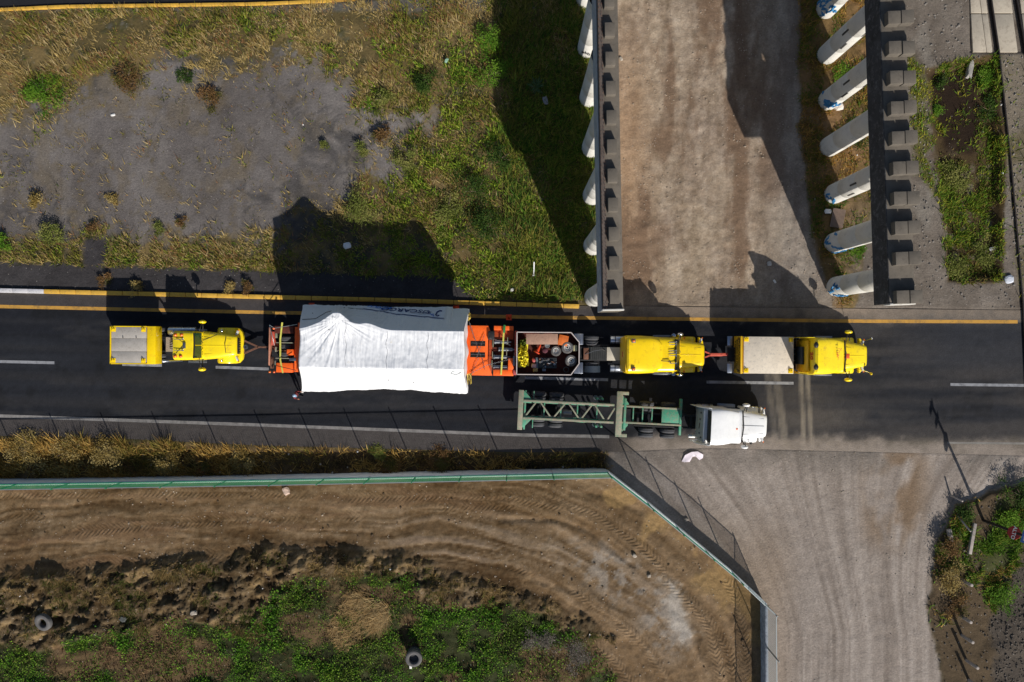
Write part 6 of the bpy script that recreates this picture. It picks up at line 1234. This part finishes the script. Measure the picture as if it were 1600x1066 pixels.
slopetext('USCARGO', .74, navy, 623, .068, .98); slopetext('Tr', .5, navy, 663, .098, 1.0, -.15, .4); slopetext('M\u00c9XICO', .5, cyan, 578, .036, .9, -.15, .2)
mb = MB(); pts = [surf(px_, t_, .09) for px_, t_ in ((684, .075), (680, .07), (676, .09), (675, .125), (678, .14), (681, .135))]; mb.tube([tuple(p) for p in pts], .045, 6); mb.build('logo_swirl', navy, banner)
mb = MB(); pts = [surf(px_, t_, .09) for px_, t_ in ((672, .14), (670, .11), (668, .13), (666, .115))]; mb.tube([tuple(p) for p in pts], .03, 6); mb.build('logo_swirl', cyan, banner)
# lashing rope round the shoulder and dirty patch
mb = MB(); mb.tube([tuple(surf(p_, t_, .02)) for p_, t_ in ((470, .22), (490, .24), (505, .18), (530, .10), (548, .075), (556, .07))], .02, 5); mb.build('lashing_cord', blackm, CG)
mb = MB(); mb.tube([tuple(surf(p_, t_, .03)) for p_, t_ in ((714, .73), (709, .71), (704, .74), (712, .75), (722, .72))], .02, 5); mb.build('lashing_cord', galv, CG)
for p0_ in (540, 604, 668):
    mb = MB(); mb.tube([tuple(surf(p0_ + 1.5 * math.sin(k), .34 + .36 * k / 14, .006)) for k in range(15)], .012, 4); mb.build('tarp_seam', mat('seam_thread', (150, 152, 158), .8), CG)
for p_, t_ in ((483, .14), (514, .42), (518, .86), (600, .86), (640, .88)):
    mb = MB(); c_v = surf(p_, t_, .01); mb.ball(tuple(c_v), .035, 4); mb.build('eyelet', blackm, CG)

# ================================================================= PERSON
def person(x, y, rz):
    me = bpy.data.meshes.new('body'); V = []; E = []; Rr = []
    def nv(p, r): V.append(p); Rr.append(r); return len(V) - 1
    def ch(i, pts):
        for p, r in pts: j = nv(p, r); E.append((i, j)); i = j
        return i
    pel = nv((0, 0, .95), .15)
    ab = ch(pel, [((0, .0, 1.12), .145), ((0, .0, 1.3), .16), ((0, .0, 1.42), .14)])
    nk = ch(ab, [((.02, 0, 1.52), .058), ((.03, 0, 1.6), .085), ((.04, 0, 1.68), .1), ((.03, 0, 1.75), .07)])
    for s in (-1, 1):
        an = ch(pel, [((.0, s * .10, .88), .1), ((.04 * s, s * .12, .5), .065), ((-.05 * s, s * .13, .1), .045), ((-.05 * s + .1, s * .14, .05), .045), ((-.05 * s + .18, s * .145, .035), .035)])
        wr = ch(ab, [((.0, s * .19, 1.42), .062), ((-.02, s * .26, 1.14), .048), ((.14, s * .28, .92), .034)])
        pm_ = ch(wr, [((.19, s * .28, .87), .034)])
        for k in range(4): ch(pm_, [((.225, s * (.255 + .018 * k), .84), .0095), ((.245, s * (.255 + .018 * k), .80 - .006 * (k % 3)), .0085), ((.235, s * (.255 + .018 * k), .775 - .006 * (k % 3)), .007)])
        ch(wr, [((.19, s * .235, .87), .010), ((.215, s * .225, .84), .009)])
    me.from_pydata(V, E, []); o = bpy.data.objects.new('body', me); C.objects.link(o)
    md = o.modifiers.new('s', 'SKIN'); md.use_smooth_shade = True
    for i, r in enumerate(Rr): me.skin_vertices[0].data[i].radius = (r, r * (1.25 if i in (1, 2, 3) else 1))
    me.skin_vertices[0].data[0].use_root = True
    o.modifiers.new('u', 'SUBSURF').levels = 1
    dg = bpy.context.evaluated_depsgraph_get(); m2 = bpy.data.meshes.new_from_object(o.evaluated_get(dg)); o.modifiers.clear(); o.data = m2; m2.materials.clear()
    for m_ in (cloth_dark, skin, mat('dark_red_shirt', (110, 38, 40), .9)): m2.materials.append(m_)
    for p in m2.polygons:
        c = p.center; p.use_smooth = True
        p.material_index = 1 if (c.z > 1.51 or (c.x > .13 and .7 < c.z < .95 and abs(c.y) > .2)) else (2 if c.z > 1.02 else 0)
    root = thing('person', 'person in dark trousers and pale blue cap standing beside the white load', 'person', (x, y, 0), rz); o.parent = root
    mb = MB(); mb.lathe((.035, 0, 1.7), (0, 0, 1), [(0, .112), (.05, .11), (.09, .08), (.115, .01)], 18); mb.prism([(.1, -.09), (.2, -.07), (.235, 0), (.2, .07), (.1, .09)], 1.695, 1.71); mb.build('cap', bluecap, root)
    for s in (-1, 1):
        mb = MB(); mb.ball((.125, s * .035, 1.665), .012, 4); mb.build('eye', ink, root); mb = MB(); mb.ball((.03, s * .1, 1.655), 1, 4, (.025, .014, .03)); mb.build('ear', skin, root)
        mb = MB(); mb.ball((-.05 * s + .08, s * .14, .05), 1, 6, (.15, .055, .05)); mb.build('shoe', paper if s > 0 else cloth_dark, root)
    mb = MB(); mb.ball((.14, 0, 1.635), 1, 4, (.02, .014, .02)); mb.build('nose', skin, root); mb = MB(); mb.box(.125, .135, -.025, .025, 1.59, 1.598); mb.build('mouth', mat('lips', (120, 60, 55), .6), root)
    mb = MB(); mb.ball((.0, 0, 1.655), 1, 6, (.095, .1, .06)); mb.build('hair', ink, root)
    mb = MB(); mb.obox((.22, .3, .8), .3, .16, .02, .22); mb.build('held_paper', paper, root)
person(-14.95, -3.72, R(-20))
# traffic cones lining the kerb beyond the load
for px, py, lab in ((487, 478, 'orange cone between the kerb and the left part of the white load'), (713, 482, 'orange cone between the kerb and the right end of the white load'), (795, 496, 'orange cone on the yellow line above the front orange module')):
    mb = MB(); mb.lathe((0, 0, 0), (0, 0, 1), [(.02, .15), (.05, .14), (.55, .03), (.56, .01)], 16); mb.box(-.2, .2, -.2, .2, 0, .03); o = mb.build('traffic_cone', mat('cone_orange2', (235, 80, 30), .5)); o.location = at(px, py); tag(o, lab, 'cone')
